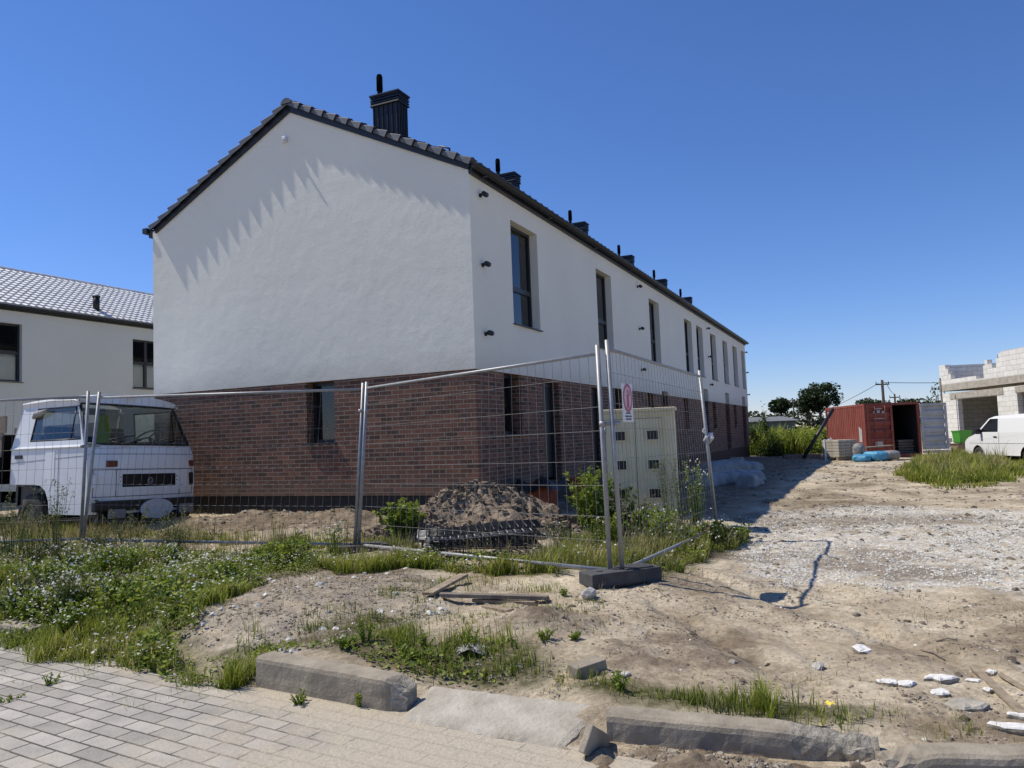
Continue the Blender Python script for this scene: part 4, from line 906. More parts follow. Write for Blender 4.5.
for s in (-1, 1):
    def Q(x, z): return (x-(.06 if x > 3.0 else 0), s*(vw(z)-(.02 if z > 1.9 else 0)), z-(.035 if z > 1.8 else 0))
    def arc(cx): return [(cx+.40*math.cos(t), .34+.40*math.sin(t)) for t in np.linspace(math.pi, 0, 9)]
    low = [(-1.0, .38), (-.40, .34)]+arc(0)[1:-1]+[(.40, .34), (2.60, .34)]+arc(3.0)[1:-1]+[(3.40, .34), (3.9, .40)]
    xs2 = sorted({p[0] for p in low}); 
    for (xa, za), (xb, zb) in zip(low, low[1:]): b.face([Q(xa, za), Q(xb, zb), Q(xb if xb < 3.85 else 3.87, .80), Q(xa, .80)])
    b.face([Q(-1.02, .80), Q(3.87, .80), Q(3.82, .92), Q(3.6, 1.06), Q(3.05, 1.22), Q(2.98, 1.27), Q(-1.01, 1.27)])
    b.face([Q(-1.01, 1.27), Q(1.55, 1.27), Q(1.60, 1.83), Q(-.9, 1.83)])
    b.face([Q(2.86, 1.27), Q(2.98, 1.27), Q(2.30, 1.83), Q(2.18, 1.80)])
    b.face([Q(1.55, 1.27), Q(1.66, 1.27), Q(1.70, 1.80), Q(1.60, 1.83)])
    b.face([Q(-.9, 1.83), Q(1.6, 1.83), Q(1.70, 1.80), Q(2.18, 1.80), Q(2.30, 1.83), Q(2.25, 1.86), Q(1.95, 1.93), Q(.9, 1.96), Q(-.7, 1.94)])
b.build('body', M['vanpaint'], van)
for s in (-1, 1):
    g = MB(); Q2 = lambda x, z: (x, s*(vw(z)-.012-(.0 if z < 1.5 else .01)), z-(.03 if z > 1.75 else 0)); g.face([Q2(1.66, 1.27), Q2(2.86, 1.27), Q2(2.18, 1.80), Q2(1.70, 1.80)]); g.build('side_window', M['darkglass'], van)
    g = MB(); g.tube([(1.60, s*.952, .45), (1.60, s*.952, 1.0), (1.58, s*.945, 1.27)], .006, 4); g.tube([(2.72, s*.952, .80), (2.9, s*.93, 1.25)], .006, 4); g.tube([(.10, s*.952, .8), (.10, s*.94, 1.2), (.05, s*.85, 1.8)], .006, 4); g.tube([(-.95, s*.955, .82), (3.5, s*.955, .82)], .005, 4); g.build('door_seam', M['rim'], van)
    g = MB(); g.bbox((2.72, s*1.05, 1.30), (.12, .20, .22), .03); g.build('mirror', M['black'], van)
    g = MB(); g.bbox((1.82, s*.955, 1.08), (.2, .03, .04), .008); g.build('door_handle', M['black'], van)
    g = MB(); g.bbox((3.70, s*.76, .86), (.16, .26, .2), .04); g.build('headlight', M['lens'], van)
    for k, x in enumerate((0, 3.0)): wheel(van, x, s*.80, .33, .22)
g = MB(); g.face([(2.25, -.84, 1.85), (2.25, .84, 1.85), (2.95, .91, 1.30), (2.95, -.91, 1.30)]); g.build('windscreen', M['darkglass'], van)
g = MB(); g.bbox((3.86, 0, .44), (.14, 1.84, .26), .04); g.box((1.45, 0, .36), (4.4, 1.7, .14)); g.build('bumper', M['black'], van)
van.scale = (.97, .97, .96)
# ------------------------------------------------------------------ mobile fence panels
def fence_panel(a, b, za, zb_, label, h=2.05, lean=(0, 0), step=.115, lean2=None):
    """a, b plan ends; a wire panel in a tube frame: posts, rails, mesh"""
    A = Vector((a[0], a[1], za)); B = Vector((b[0], b[1], zb_)); d = B-A; L = d.length
    root = empty('wire_fence', A, label, 'fence', group='mobile wire fences')
    ux = d.normalized(); up = Vector((lean[0], lean[1], 1)).normalized()
    up2 = Vector((*(lean2 or lean), 1)).normalized(); Pt = lambda s, z: ux*s+(up*(1-s/L)+up2*(s/L))*z
    for s in (0, L):
        m_ = MB(); m_.cyl(Pt(s, -.10), Pt(s, h+.07), .0215, n=10); m_.build('post', M['galv'], root)
    for z in (.02, h-.01):
        m_ = MB(); m_.cyl(Pt(.0, z), Pt(L, z), .0165 if z > 1 else .019, n=8); m_.build('rail', M['galv'], root)
    m_ = MB(); n = int(L/step)
    for k in range(1, n): s = L*k/n; m_.cyl(Pt(s, .02), Pt(s, h-.01), .0019, n=4, cap=False)
    for k in range(1, 8):
        z = h*k/8+.03*(k % 2)
        for q in (-.004,): m_.cyl(Pt(0, z), Pt(L, z), .0022, n=4, cap=False)
    m_.build('wire_mesh', M['wire'], root)
    return root
TW = Vector((.815, 6.98)); P2 = Vector((-1.98, 9.66)); PL = Vector((-5.96, 10.6)); PR = Vector((2.60, 10.15))
fence_panel((TW.x, TW.y), (P2.x, P2.y), .26, .22, 'wire fence panel running left from the twin posts on the concrete block', h=1.98, lean=(-.012, 0), lean2=(.075, 0))
fence_panel((P2.x-.05, P2.y+.02), (PL.x+.05, PL.y-.03), .22, .31, 'wire fence panel in front of the sand ridge and the truck front', h=1.97, lean=(.075, 0), lean2=(.11, 0))
fence_panel((PL.x, PL.y), (PL.x-3.8, PL.y+.1), .32, .32, 'leftmost wire fence panel standing before the truck door', h=1.97, lean=(.05, 0))
fence_panel((TW.x+.105, TW.y-.02), (PR.x, PR.y), .26, .20, 'wire fence panel running back from the twin posts past the beige cabinet', h=2.02, lean=(-.02, .0), step=.11, lean2=(-.055, 0))
def clamp(p, axis, label):
    b = MB(); a = Vector(axis).normalized(); s = a.cross(Vector((0, 0, 1)))
    for k in (-.5, .5): b.cyl(Vector(p)+a*k*axis_len-Vector((0, 0, .022)), Vector(p)+a*k*axis_len+Vector((0, 0, .022)), .031, n=12)
    b.box(p, (axis_len, .012, .04), rot=(0, 0, math.atan2(a.y, a.x))); b.cyl(Vector(p)-s*.05, Vector(p)+s*.05, .009, n=6); b.cyl(Vector(p)-s*.055, Vector(p)-s*.04, .018, n=6)
    tag(b.build('pipe_clamp', M['galv']), label, 'clamp')
axis_len = .13
clamp((TW.x+.055, TW.y-.01, 1.59), (1, -.15, 0), 'steel clamp joining the twin fence posts at chest height')
axis_len = .20
clamp((PL.x+.13, PL.y-.01, 1.60), (1, 0, 0), 'steel clamp tying the pair of fence posts before the truck')
axis_len = .07
clamp((P2.x+.10, P2.y+.01, 1.9), (1, 0, 0), 'small steel clamp near the top of the single fence post by the gable')
# foot block with lifting slots
def foot_block(loc, rz, label, dims=(.72, .25, .15)):
    b = MB(); x, y, z = dims; bm = bmesh.new()
    b.bbox((0, 0, z/2+.012), (x, y, z-.03), .012); 
    for s in (-1, 1): b.bbox((s*x*.38, 0, .02), (x*.22, y, .06), .008)
    b.box((0, 0, .03), (x*.5, y*.8, .04))
    for k in range(4): b.cyl((-x*.3+k*x*.2, 0, z-.004), (-x*.3+k*x*.2, 0, z+.004), .03, n=12)
    b.bbox((x*.2, 0, z+.004), (x*.4, y*.82, .012), .004)
    o = b.build('concrete_block', M['rubber'], loc=loc, rot=(0, 0, rz)); tag(o, label, 'base block'); return o
pA, pB = G(590, 601), G(658, 588); dd = pB-pA
foot_block((TW.x+.09, TW.y+.0, gz(TW.x, TW.y)-.005), math.atan2(dd.y, dd.x)*.75, 'dark grey concrete foot block under the twin fence posts')
foot_block((P2.x, P2.y, gz(P2.x, P2.y)-.06), .3, 'fence foot block sunk in grass under the single post by the gable')
foot_block((PL.x+.1, PL.y, gz(PL.x, PL.y)-.04), 1.2, 'fence foot block hidden in clover below the truck')
foot_block((PR.x+.06, PR.y, gz(PR.x, PR.y)-.06), .5, 'fence foot block in the weeds at the far end of the right panel')
# rag tied to the right post
b = MB(); rg = random.Random(5); z0 = 1.42
b.tube([(0, 0, 0), (-.05, 0, .03), (-.075, .02, .07), (-.06, .0, .11)], [.012, .02, .016, .005], 6); b.tube([(0, 0, 0), (-.05, -.02, -.02), (-.075, 0, -.06), (-.05, 0, -.10)], [.012, .018, .012, .004], 6); b.cyl((.02, 0, -.04), (.02, 0, .04), .03, n=10); b.cyl((.0, .05, -.09), (.03, -.05, -.02), .02, n=8)
o = b.build('rag', M['cloth'], loc=(PR.x-.03, PR.y, z0)); tag(o, 'pale rag knotted round the right hand fence post', 'rag')
# warning sign hung on the right panel
t_ = .085; dirp = (PR-TW).normalized(); sc = Vector((TW.x+.105, TW.y, 0))+Vector((dirp.x, dirp.y, 0))*.26
# position from its seat in the panel
sgn = empty('warning_sign', (sc.x, sc.y, 1.78), 'white warning sign with a pale red round symbol wired to the fence', 'sign', math.atan2(dirp.y, dirp.x), )
sgn.scale = (.86, 1, 1)
b = MB(); b.bbox((0, -.03, 0), (.30, .006, .36), .002); b.build('plate', M['signwhite'], sgn)
def disc(r, cy, cz, y, m_, nm, inner=0, n=28):
    d = MB(); T = np.linspace(0, 2*math.pi, n, endpoint=False)
    if inner: d.raw([(r*math.cos(t), y, cz+r*math.sin(t)) for t in T]+[(inner*math.cos(t), y, cz+inner*math.sin(t)) for t in T], [(k, (k+1) % n, n+(k+1) % n, n+k) for k in range(n)])
    else: d.raw([(r*math.cos(t), y, cz+r*math.sin(t)) for t in T], [tuple(range(n))])
    return d.build(nm, m_, sgn, fix=False)
disc(.115, 0, .045, -.0345, M['pink'], 'symbol_ground'); disc(.135, 0, .045, -.0355, M['red'], 'symbol_ring', .105)
b = MB(); y = -.0365
b.raw([(.018*math.cos(t), y, .105+.02*math.sin(t)) for t in np.linspace(0, 6.283, 12, endpoint=False)], [tuple(range(12))])
b.face([(-.03, y, .08), (.03, y, .08), (.028, y, .01), (.03, y, -.05), (.008, y, -.05), (0, y, 0), (-.008, y, -.05), (-.03, y, -.05), (-.028, y, .01)]); b.face([(.03, y, .08), (.03, y, .06), (.065, y, .08), (.06, y, .115), (.048, y, .11), (.05, y, .09)]); b.build('symbol_figure', M['red'], sgn, fix=False)
b = MB()
for k, ws in enumerate(((.05, .07), (.11, .06), (.06, .09))):
    z = -.105-.026*k-(.004 if k else 0); tot = sum(ws)+.012; x = -tot/2
    for w_ in ws: b.face([(x, -.0352, z), (x+w_, -.0352, z), (x+w_, -.0352, z+.015), (x, -.0352, z+.015)]); x += w_+.012
b.build('text_line', M['ink'], sgn, fix=False)

# ------------------------------------------------------------------ beige meter cabinet behind the fence
cY = 11.25; c0 = at(604, 450, cY); c1 = at(676, 450, cY-.25); cd = Vector((c1.x-c0.x, c1.y-c0.y, 0)); Wc = cd.length; czg = gz(c0.x, c0.y)
ztop = at(676, 409, cY-.25).z-czg
cab_ = empty('meter_cabinet', (c0.x, c0.y, czg), 'tall beige metal meter cabinet with dark square inspection windows', 'cabinet', math.atan2(cd.y, cd.x))
b = MB(); b.bbox((Wc/2, .17, ztop/2), (Wc, .34, ztop), .008); body = b.build('body', M['cabinet'], cab_)
b = MB(); b.bbox((Wc/2, .165, ztop+.012), (Wc+.05, .40, .045), .008); b.box((Wc/2, -.012, ztop-.055), (Wc-.02, .02, .025)); b.build('lid', M['cabinet'], cab_)
b = MB(); b.wall(lambda u, z, d: (u, -.006+d, z), .02, Wc-.16, .18, ztop-.10, [(q, q+.155, zz, zz+.125) for q in (.16, .63) for zz in (ztop-.42, ztop-.84, ztop-1.25)], .005)
b.box((Wc/2+.0, -.004, .16), (Wc-.04, .02, .02)); b.box((Wc-.155, -.008, ztop/2+.05), (.012, .02, ztop-.35)); b.box((Wc-.20, -.008, ztop/2+.05), (.02, .014, ztop-.35)); dr_ = b.build('door', M['cabinet'], cab_)
for q in (.16, .63):
    for zz in (ztop-.42, ztop-.84, ztop-1.25):
        b = MB(); b.wall(lambda u, z, d: (u, -.030+d, z), q-.02, q+.175, zz-.02, zz+.145, [(q, q+.155, zz, zz+.125)], .03); b.face([(q, -.004, zz), (q+.155, -.004, zz), (q+.155, -.004, zz+.125), (q, -.004, zz+.125)]); b.m = 1; b.m = 0
        w_ = b.build('window', M['darkwood'] if False else M['cabinet'], cab_)
        g = MB(); g.face([(q, -.017, zz), (q+.155, -.017, zz), (q+.155, -.017, zz+.125), (q, -.017, zz+.125)]); g.build('pane', M['black'], w_, fix=False)
b = MB(); b.box((Wc/2-.05, -.0075, ztop*.5), (.006, .004, ztop-.30)); b.box((.03, -.0075, ztop*.5), (.006, .004, ztop-.30)); b.box((Wc/2-.08, -.0075, ztop-.115), (Wc-.2, .004, .006)); b.build('door_seam', M['black'], dr_)
for zz in (.35, .8, 1.3): b = MB(); b.cyl((.028, -.014, zz), (.028, -.014, zz+.09), .010, n=8); b.build('hinge', M['galv'], dr_)
b = MB(); b.cyl((Wc-.19, -.03, ztop*.42), (Wc-.19, -.03, ztop*.42+.14), .012, n=6); b.build('handle', M['galv'], dr_)

# ------------------------------------------------------------------ soil heaps
def heap(name, cx, cy, rx, ry, h, label, seed, rot=0, peak=(0, 0), power=1.25):
    nr, na = 46, 110; V = []
    for r in range(nr+1):
        q = r/nr
        for a in range(na):
            th = 2*math.pi*a/na; ex = 1+.22*math.sin(2*th+seed)+.12*math.sin(5*th+seed*2)
            x = rx*q*ex*math.cos(th)+peak[0]*(1-q); y = ry*q*ex*math.sin(th)+peak[1]*(1-q); V.append((x, y, q))
    V = np.array(V); c, s = math.cos(rot), math.sin(rot); X = V[:, 0]*c-V[:, 1]*s+cx; Y = V[:, 0]*s+V[:, 1]*c+cy; q = V[:, 2]
    base = Hbase(X, Y)-.05; z = h*np.clip(1-q**1.45, 0, 1)**power
    z = z+np.minimum(1, (1-q)*5)*(.34*fbm(X*1.7, Y*1.7, seed, 4)+.13*np.abs(fbm(X*5, Y*5, seed+3, 3))+.17*fbm(X*14, Y*14, seed+5, 4))*min(1, h*1.5)
    V = np.column_stack([X, Y, base+z]); I, J = np.meshgrid(np.arange(na), np.arange(nr)); a = (J*na+I).ravel(); b_ = (J*na+(I+1) % na).ravel()
    F = np.column_stack([a, b_, b_+na, a+na]); o = npmesh(name, V-np.array([cx, cy, 0]), F, M['soil'], smooth=True, loc=(cx, cy, 0))
    rg = np.random.default_rng(seed); k = rg.integers(na*4, len(V)-na*3, int(1500*rx)); C_ = V[k]-np.array([cx, cy, 0]); sz = .008+.045*rg.random(len(k))**5
    cube = np.array([(-1, -1, -1), (1, -1, -1), (1, 1, -1), (-1, 1, -1), (-1, -1, 1), (1, -1, 1), (1, 1, 1), (-1, 1, 1)])*.7; cf = np.array([(0, 3, 2, 1), (4, 5, 6, 7), (0, 1, 5, 4), (1, 2, 6, 5), (2, 3, 7, 6), (3, 0, 4, 7)])
    VV = (cube[None]*(.5+.9*rg.random((len(k), 8, 3)))*sz[:, None, None]+C_[:, None, :]+rg.normal(size=(len(k), 1, 3))*.012).reshape(-1, 3); cl__ = npmesh('clods', VV, (np.arange(len(k))[:, None, None]*8+cf[None]).reshape(-1, 4), M['soil'], o); cl__['kind'] = 'stuff'
    return tag(o, label, 'soil heap')
hp = at(480, 475, 10.9)
heap('soil_heap', -.45, 11.0, 1.36, .95, .68, 'large lumpy heap of dry brown soil in front of the brick corner', 4, peak=(-.12, .1), power=.80)
heap('soil_heap', -1.45, 10.55, .85, .6, .36, 'low dark soil heap under the green weed beside the large heap', 9, power=1.1)
heap('soil_heap', .75, 10.6, .8, .45, .22, 'low crumbly soil strip between the large heap and the weeds', 13, power=1.1)
# ------------------------------------------------------------------ stacked black mesh mats (flat grates) before the heap
ga, gb = G(424, 566), G(532, 560); gd = gb-ga; gl = Vector((gd.x, gd.y, 0)).length
LB = ['black mesh mat lying lowest in the stack before the soil heap', 'second black mesh mat from the bottom of the stack', 'middle black mesh mat of the stack before the soil heap', 'fourth black mesh mat from the bottom of the stack', 'uppermost black mesh mat bent over the stack before the soil heap']
for k in range(5):
    b = MB(); rr = random.Random(k); L_, D_ = gl+.12, .62
    for i in range(7): y = D_*i/6; b.tube([(s*L_, y+.01*rr.random(), .018*math.sin(s*5+k)+.02*s*s*(k == 4)) for s in np.linspace(0, 1, 8)], .008, 6)
    for i in range(15): x = L_*i/14; b.tube([(x, -.02, .012+.018*math.sin(i/14*5+k)+.02*(i/14)**2*(k == 4)), (x, D_+.02, .012+.018*math.sin(i/14*5+k)+.02*(i/14)**2*(k == 4))], .009, 5)
    o = b.build('mesh_mat', M['anthracite' if k != 3 else 'rim'], loc=(ga.x+.06*rr.random()-.05*k*(k % 2), ga.y+.25+.05*rr.random(), max(gz(ga.x, ga.y), gz(gb.x, gb.y))+.10+.048*k), rot=(R(2)*rr.random(), 0, math.atan2(gd.y, gd.x)+.06*(rr.random()-.5)+.05*(k == 2))); tag(o, LB[k], 'mesh mat')
# ------------------------------------------------------------------ planks, brick, stones, broken plaster in the foreground
def plank(p, q, w_, t, label, m_='darkwood', z=0.0, roll=0):
    d = q-p; L = d.length; b = MB(); n = 8; rr = random.Random(int(abs(p.x)*1000)); V = []
    for k in range(n+1):
        s = k/n*L; e = .5*w_*(.9+.2*rr.random() if k in (0, n) else 1)
        V += [(s+.02*rr.random()*(k in (0, n)), -e, -t/2), (s+.02*rr.random()*(k in (0, n)), e, -t/2), (s, e, t/2), (s, -e, t/2)]
    b.raw(V, [(k*4+i, (k+1)*4+i, (k+1)*4+(i+1) % 4, k*4+(i+1) % 4) for k in range(n) for i in range(4)]+[(0, 1, 2, 3), (n*4, n*4+3, n*4+2, n*4+1)])
    o = b.build('plank', M[m_], loc=p+Vector((0, 0, t/2+z)), rot=(roll, -math.asin(d.z/L), math.atan2(d.y, d.x))); return tag(o, label, 'plank')
plank(G(428, 598), G(464, 584)+Vector((0, 0, .05)), .09, .025, 'short weathered board propped at an angle at the left of the planks', 'wood', .02)
plank(G(440, 599), G(548, 602), .075, .03, 'long grey plank lying across the sand left of the foot block', 'darkwood', .02)
plank(G(473, 603), G(535, 606), .055, .025, 'narrow pale batten lying just in front of the long plank', 'wood', .01)
plank(G(484, 607), G(510, 612), .08, .02, 'stubby pale offcut lying in front of the narrow batten', 'wood', .0)
bp = G(588, 674); b = MB(); b.bbox((0, 0, .04), (.205, .105, .085), .007); o = b.build('paving_brick', M['kerb'], loc=bp-Vector((0, 0, .008)), rot=(R(3), R(-5), R(30))); tag(o, 'single grey concrete paving brick lying on the sand', 'brick')
def rock(name, p, d, label, m_='stone', rz=0, seed=1, cat_='stone', flat=0, tilt=(0, 0)):
    bm = bmesh.new(); bmesh.ops.create_icosphere(bm, subdivisions=3, radius=1); rr = np.random.default_rng(seed)
    pl = [(Vector(rr.normal(size=3)).normalized(), .55+.35*rr.random()) for _ in range(9)]
    for v in bm.verts:
        for n_, k in pl:
            q = v.co.dot(n_)
            if q > k: v.co -= n_*(q-k)
        f_ = 1+.16*float(fbm(np.array([v.co.x*2+seed]), np.array([v.co.y*2+v.co.z*1.7]), seed, 3)[0])
        v.co = Vector((v.co.x*d[0]*f_, v.co.y*d[1]*f_, v.co.z*d[2]*f_))
    me = bpy.data.meshes.new(name); bm.to_mesh(me); bm.free(); me.materials.append(M[m_]); o = bpy.data.objects.new(name, me); COL.objects.link(o)
    o.location = p+Vector((0, 0, d[2]*.55)); o.rotation_euler = (tilt[0], tilt[1], rz); return tag(o, label, cat_)
def chunk(name, p, d, label, m_='plaster', rz=0, seed=1, cat_='plaster lump', tilt=(0, 0)):
    """a broken flat piece: ragged outline, rough top, dirty broken flanks"""
    rr = random.Random(seed); n = 13; b = MB(); ang = sorted(2*math.pi*(k+.7*rr.random())/n for k in range(n)); rad = [.68+.38*rr.random() for _ in range(n)]
    def ring(f_, z, jz): return [(d[0]*rad[k]*f_*math.cos(ang[k]), d[1]*rad[k]*f_*math.sin(ang[k]), z+jz*(rr.random()-.5)) for k in range(n)]
    d = (d[0]*1.22, d[1]*1.22, d[2]*1.15); h = d[2]*1.05; lv = [ring(.86, -.012, 0), ring(1.0, h*.35, h*.25), ring(.97, h*.72, h*.3), ring(.82, h*.98, h*.22), ring(.45, h*1.05, h*.2)]
    V = [v for l in lv for v in l]+[(0, 0, h*1.02)]
    b.m = 1; b.raw(V[:3*n], [(a*n+k, a*n+(k+1) % n, (a+1)*n+(k+1) % n, (a+1)*n+k) for a in (0, 1) for k in range(n)])
    b.m = 0; b.raw(V[2*n:], [(a*n+k, a*n+(k+1) % n, (a+1)*n+(k+1) % n, (a+1)*n+k) for a in (0, 1) for k in range(n)]+[(2*n+k, 2*n+(k+1) % n, 3*n) for k in range(n)])
    o = b.build(name, [M[m_], M['kerbbreak'] if m_ != 'soil' else M['soil']], loc=p-Vector((0, 0, .004)), rot=(tilt[0], tilt[1], rz)); return tag(o, label, cat_)
rock('stone', G(590, 598), (.075, .055, .06), 'pale broken stone leaning against the front of the foot block', seed=2, rz=.4)
chunk('stone', G(818, 668), (.032, .075, .022), 'thin grey stone lying upright on the open sand', 'stone', seed=3, rz=-.5, cat_='stone')
chunk('plaster_lump', G(862, 652), (.06, .045, .03), 'small white broken plaster piece alone on the sand', seed=4, tilt=(.2, .1))
chunk('plaster_lump', G(889, 684), (.055, .04, .022), 'leftmost white plaster piece in the row of broken plaster', seed=5, rz=-.2)
chunk('plaster_lump', G(906, 686), (.055, .04, .024), 'second white plaster piece from the left in the row', seed=6, rz=.2)
chunk('plaster_lump', G(941, 681), (.085, .045, .026), 'largest flat white plaster piece in the middle of the row', seed=7, rz=-.15)
chunk('plaster_lump', G(973, 681), (.04, .03, .012), 'small flat white plaster chip beside the bare board', seed=8)
chunk('plaster_lump', G(940, 694), (.055, .045, .02), 'half buried white plaster piece in front of the largest one', seed=9, rz=.5)
chunk('stone', G(965, 708), (.10, .075, .03), 'flat earth coloured stone slab below the white plaster row', 'slab', seed=10, rz=.3, cat_='stone')
chunk('plaster_lump', G(992, 675), (.03, .025, .025), 'white plaster crumb above the bare board on the right', seed=11)
chunk('plaster_lump', G(988, 692), (.025, .022, .02), 'white plaster crumb just left of the bare board', seed=12)
chunk('plaster_lump', G(1012, 730), (.085, .035, .025), 'white pointed plaster shard at the lower right edge', seed=13, rz=-.5)
chunk('plaster_lump', G(1020, 718), (.06, .02, .02), 'narrow white plaster shard above the pointed one at the right edge', seed=14, rz=-.6)
rock('stone', G(1012, 662), (.03, .03, .025), 'small brown stone by itself at the right edge of the sand', 'soil', seed=15)
chunk('stone', G(622, 676), (.055, .035, .018), 'flat beige stone lying right of the single paving brick', 'stone', seed=16, rz=.2, cat_='stone')
plank(G(973, 668), G(1030, 722), .045, .014, 'bare narrow board lying aslant among the white plaster at the right', 'wood', .005)
plank(G(1000, 676), G(1040, 700), .03, .012, 'thin lath lying behind the bare board at the right edge', 'wood', .005)
def stick(p, q, r, label, m_='darkwood'):
    mid = (p+q)/2+Vector((.01, .01, .012)); b = MB(); b.tube([Vector((0, 0, 0)), mid-p, q-p], [r, r*.9, r*.6], 6); o = b.build('stick', M[m_], loc=p+Vector((0, 0, r))); tag(o, label, 'stick')
stick(G(921, 651), G(945, 661), .007, 'short dry stick above the white plaster row')
stick(G(905, 660), G(928, 657), .004, 'thin twig left of the short dry stick')
stick(G(936, 642), G(958, 641), .006, 'brown twig lying crosswise farther back on the sand')
stick(G(455, 652), G(470, 630), .005, 'bent bare twig in the weeds behind the left kerb')
for k, (px, py, lb) in enumerate(((830, 716, 'crumpled yellow plastic scrap on top of the right kerb'), (757, 748, 'crumpled yellow plastic scrap at the foot of the right kerb'))):
    b = MB(); rr = random.Random(k+5); n = 6; b.raw([(.022*(i-2.5)/2.5+.004*rr.random(), .022*(j-2.5)/2.5, .012*rr.random()+.012*(1-((i-2.5)**2+(j-2.5)**2)/14)) for i in range(n) for j in range(n)], [(i*n+j, (i+1)*n+j, (i+1)*n+j+1, i*n+j+1) for i in range(n-1) for j in range(n-1)], True)
    p = G(px, py); tag(b.build('plastic_scrap', M['yellow'], loc=p+Vector((0, 0, .03 if k else .05)), fix=False), lb, 'litter')
b = MB(); rr = random.Random(3); n = 9; b.raw([(.09*(i-4)/4+.01*rr.random(), .07*(j-4)/4+.01*rr.random(), .035*rr.random()+.05*(1-((i-4)**2+(j-4)**2)/32)) for i in range(n) for j in range(n)], [(i*n+j, (i+1)*n+j, (i+1)*n+j+1, i*n+j+1) for i in range(n-1) for j in range(n-1)], True)
o = b.build('plastic_bag', M['film'], loc=G(471, 656), fix=False); tag(o, 'crumpled clear plastic bag in the weeds behind the left kerb', 'litter')
# ------------------------------------------------------------------ wrapped insulation bundles, blocks and clay bricks along the facade
def hl(l, w_, z=0):                                                     # a point in the house's own frame
    s_ = Vector((math.sin(HA), math.cos(HA), 0)); n_ = Vector((math.cos(HA), -math.sin(HA), 0)); p = Vector((-.598, 12.80, 0))+s_*l+n_*w_
    return Vector((p.x, p.y, gz(p.x, p.y)+z))
def bundle(p, rz, L, W_, h, label, seed, flare=0):
    n, m_ = 40, 22; V = []
    for i in range(n+1):
        s = i/n; hh = h*(1-.55*flare*sm(.6, 1, s))*(min(1, s*9)**.5); ww = W_*(1+.5*flare*float(sm(.5, 1, s)))
        for j in range(m_+1):
            t = j/m_*2-1; y = ww/2*t*1.05; z = hh*max(0, 1-abs(t)**5)**.6
            x = s*L; d = float(fbm(np.array([x*3+seed*7]), np.array([t*2+z*2]), seed, 4)[0]); V.append((x+.06*d, y+.10*d, max(0, z+(.20*d-.35*abs(float(fbm(np.array([x*5+t*2]), np.array([t*3+seed]), seed+4, 3)[0])))*h*(z > .02))))
    b = MB(); b.raw(V, [(i*(m_+1)+j, (i+1)*(m_+1)+j, (i+1)*(m_+1)+j+1, i*(m_+1)+j+1) for i in range(n) for j in range(m_)], True)
    tag(b.build('wrapped_bundle', M['film'], loc=p, rot=(0, 0, rz), fix=False), label, 'bundle')
q0, q1 = G(693, 486), G(775, 478)
ang = math.atan2(q1.y-q0.y, q1.x-q0.x)
bundle(q0+Vector((0, 0, -.02)), ang, 2.9, .7, .30, 'long white film wrapped bundle lying nearest to the fence in the house shadow', 1, .25)
bundle(G(700, 475)+Vector((0, 0, -.02)), ang+.03, 3.2, .8, .40, 'taller white film wrapped bundle behind the first one in the shadow', 2, .6)
bundle(G(745, 487), ang+.35, .9, .5, .30, 'loose end of white plastic film trailing on the ground', 3, .9)
for k, (px, py, d, lb, mm) in enumerate(((727, 459, (.5, .4, .42), 'squat grey concrete block beside the facade, left of the taller one', 'concrete'), (752, 449, (.6, .5, .62), 'taller grey concrete block at the far end of the facade', 'concrete'), (713, 455, (.25, .3, .55), 'pale block standing upright near the fence post by the facade', 'stone'), (737, 462, (.5, .35, .22), 'low pale block in front of the facade bundle', 'stone'))):
    p = G(px, py); b = MB(); b.bbox((0, 0, d[2]/2-.02), d, .015); tag(b.build('concrete_block', M[mm], loc=p, rot=(0, 0, -HA)), lb, 'block')
def clay(p, rz, label, seed):
    b = MB(); L_, W_, h_ = .38, .25, .24
    b.box((0, 0, h_/2), (L_-.02, W_-.02, h_))
    for k in range(12): 
        for s in (-1, 1): b.box((-L_/2+.02+k*(L_-.04)/11, s*(W_/2-.006), h_/2), (.016, .014, h_)); 
    for k in range(8):
        for s in (-1, 1): b.box((s*(L_/2-.006), -W_/2+.02+k*(W_-.04)/7, h_/2), (.014, .014, h_))
    tag(b.build('clay_block', M['clay'], loc=p, rot=(0, 0, rz)), label, 'clay block', 'hollow clay blocks by the foundation')
ck = G(537, 512)
names = ['first', 'second']
p = hl(1.35, .55); p2 = hl(3.35, .5)
for i in range(2):
    for j in range(2):
        o_ = p+Vector((.40*math.sin(HA), .40*math.cos(HA), 0))*(j-.5)+Vector((0, 0, .242*i-.02)); clay(o_, -HA+R(90), '%s clay block on the %s side of the stack near the brick corner' % (['lower', 'upper'][i], ['nearer', 'farther'][j]), i)
for i in range(2): clay(p2+Vector((0, 0, .242*i-.02)), -HA+R(90), '%s clay block of the pair left of the beige cabinet' % ['lower', 'upper'][i], i)
b = MB(); n = 10; b.raw([(-.36+.72*i/n, -.52+1.04*j/n, .50+.06*math.sin(i*.9+j*.6)-.10*max(0, abs(i-5)-4)-.12*max(0, abs(j-5)-4)) for i in range(n+1) for j in range(n+1)], [(i*(n+1)+j, (i+1)*(n+1)+j, (i+1)*(n+1)+j+1, i*(n+1)+j+1) for i in range(n) for j in range(n)], True)
tag(b.build('cover_sheet', M['membrane'], loc=p, rot=(0, 0, -HA), fix=False), 'black sheet draped over the clay block stack at the brick corner', 'sheet')
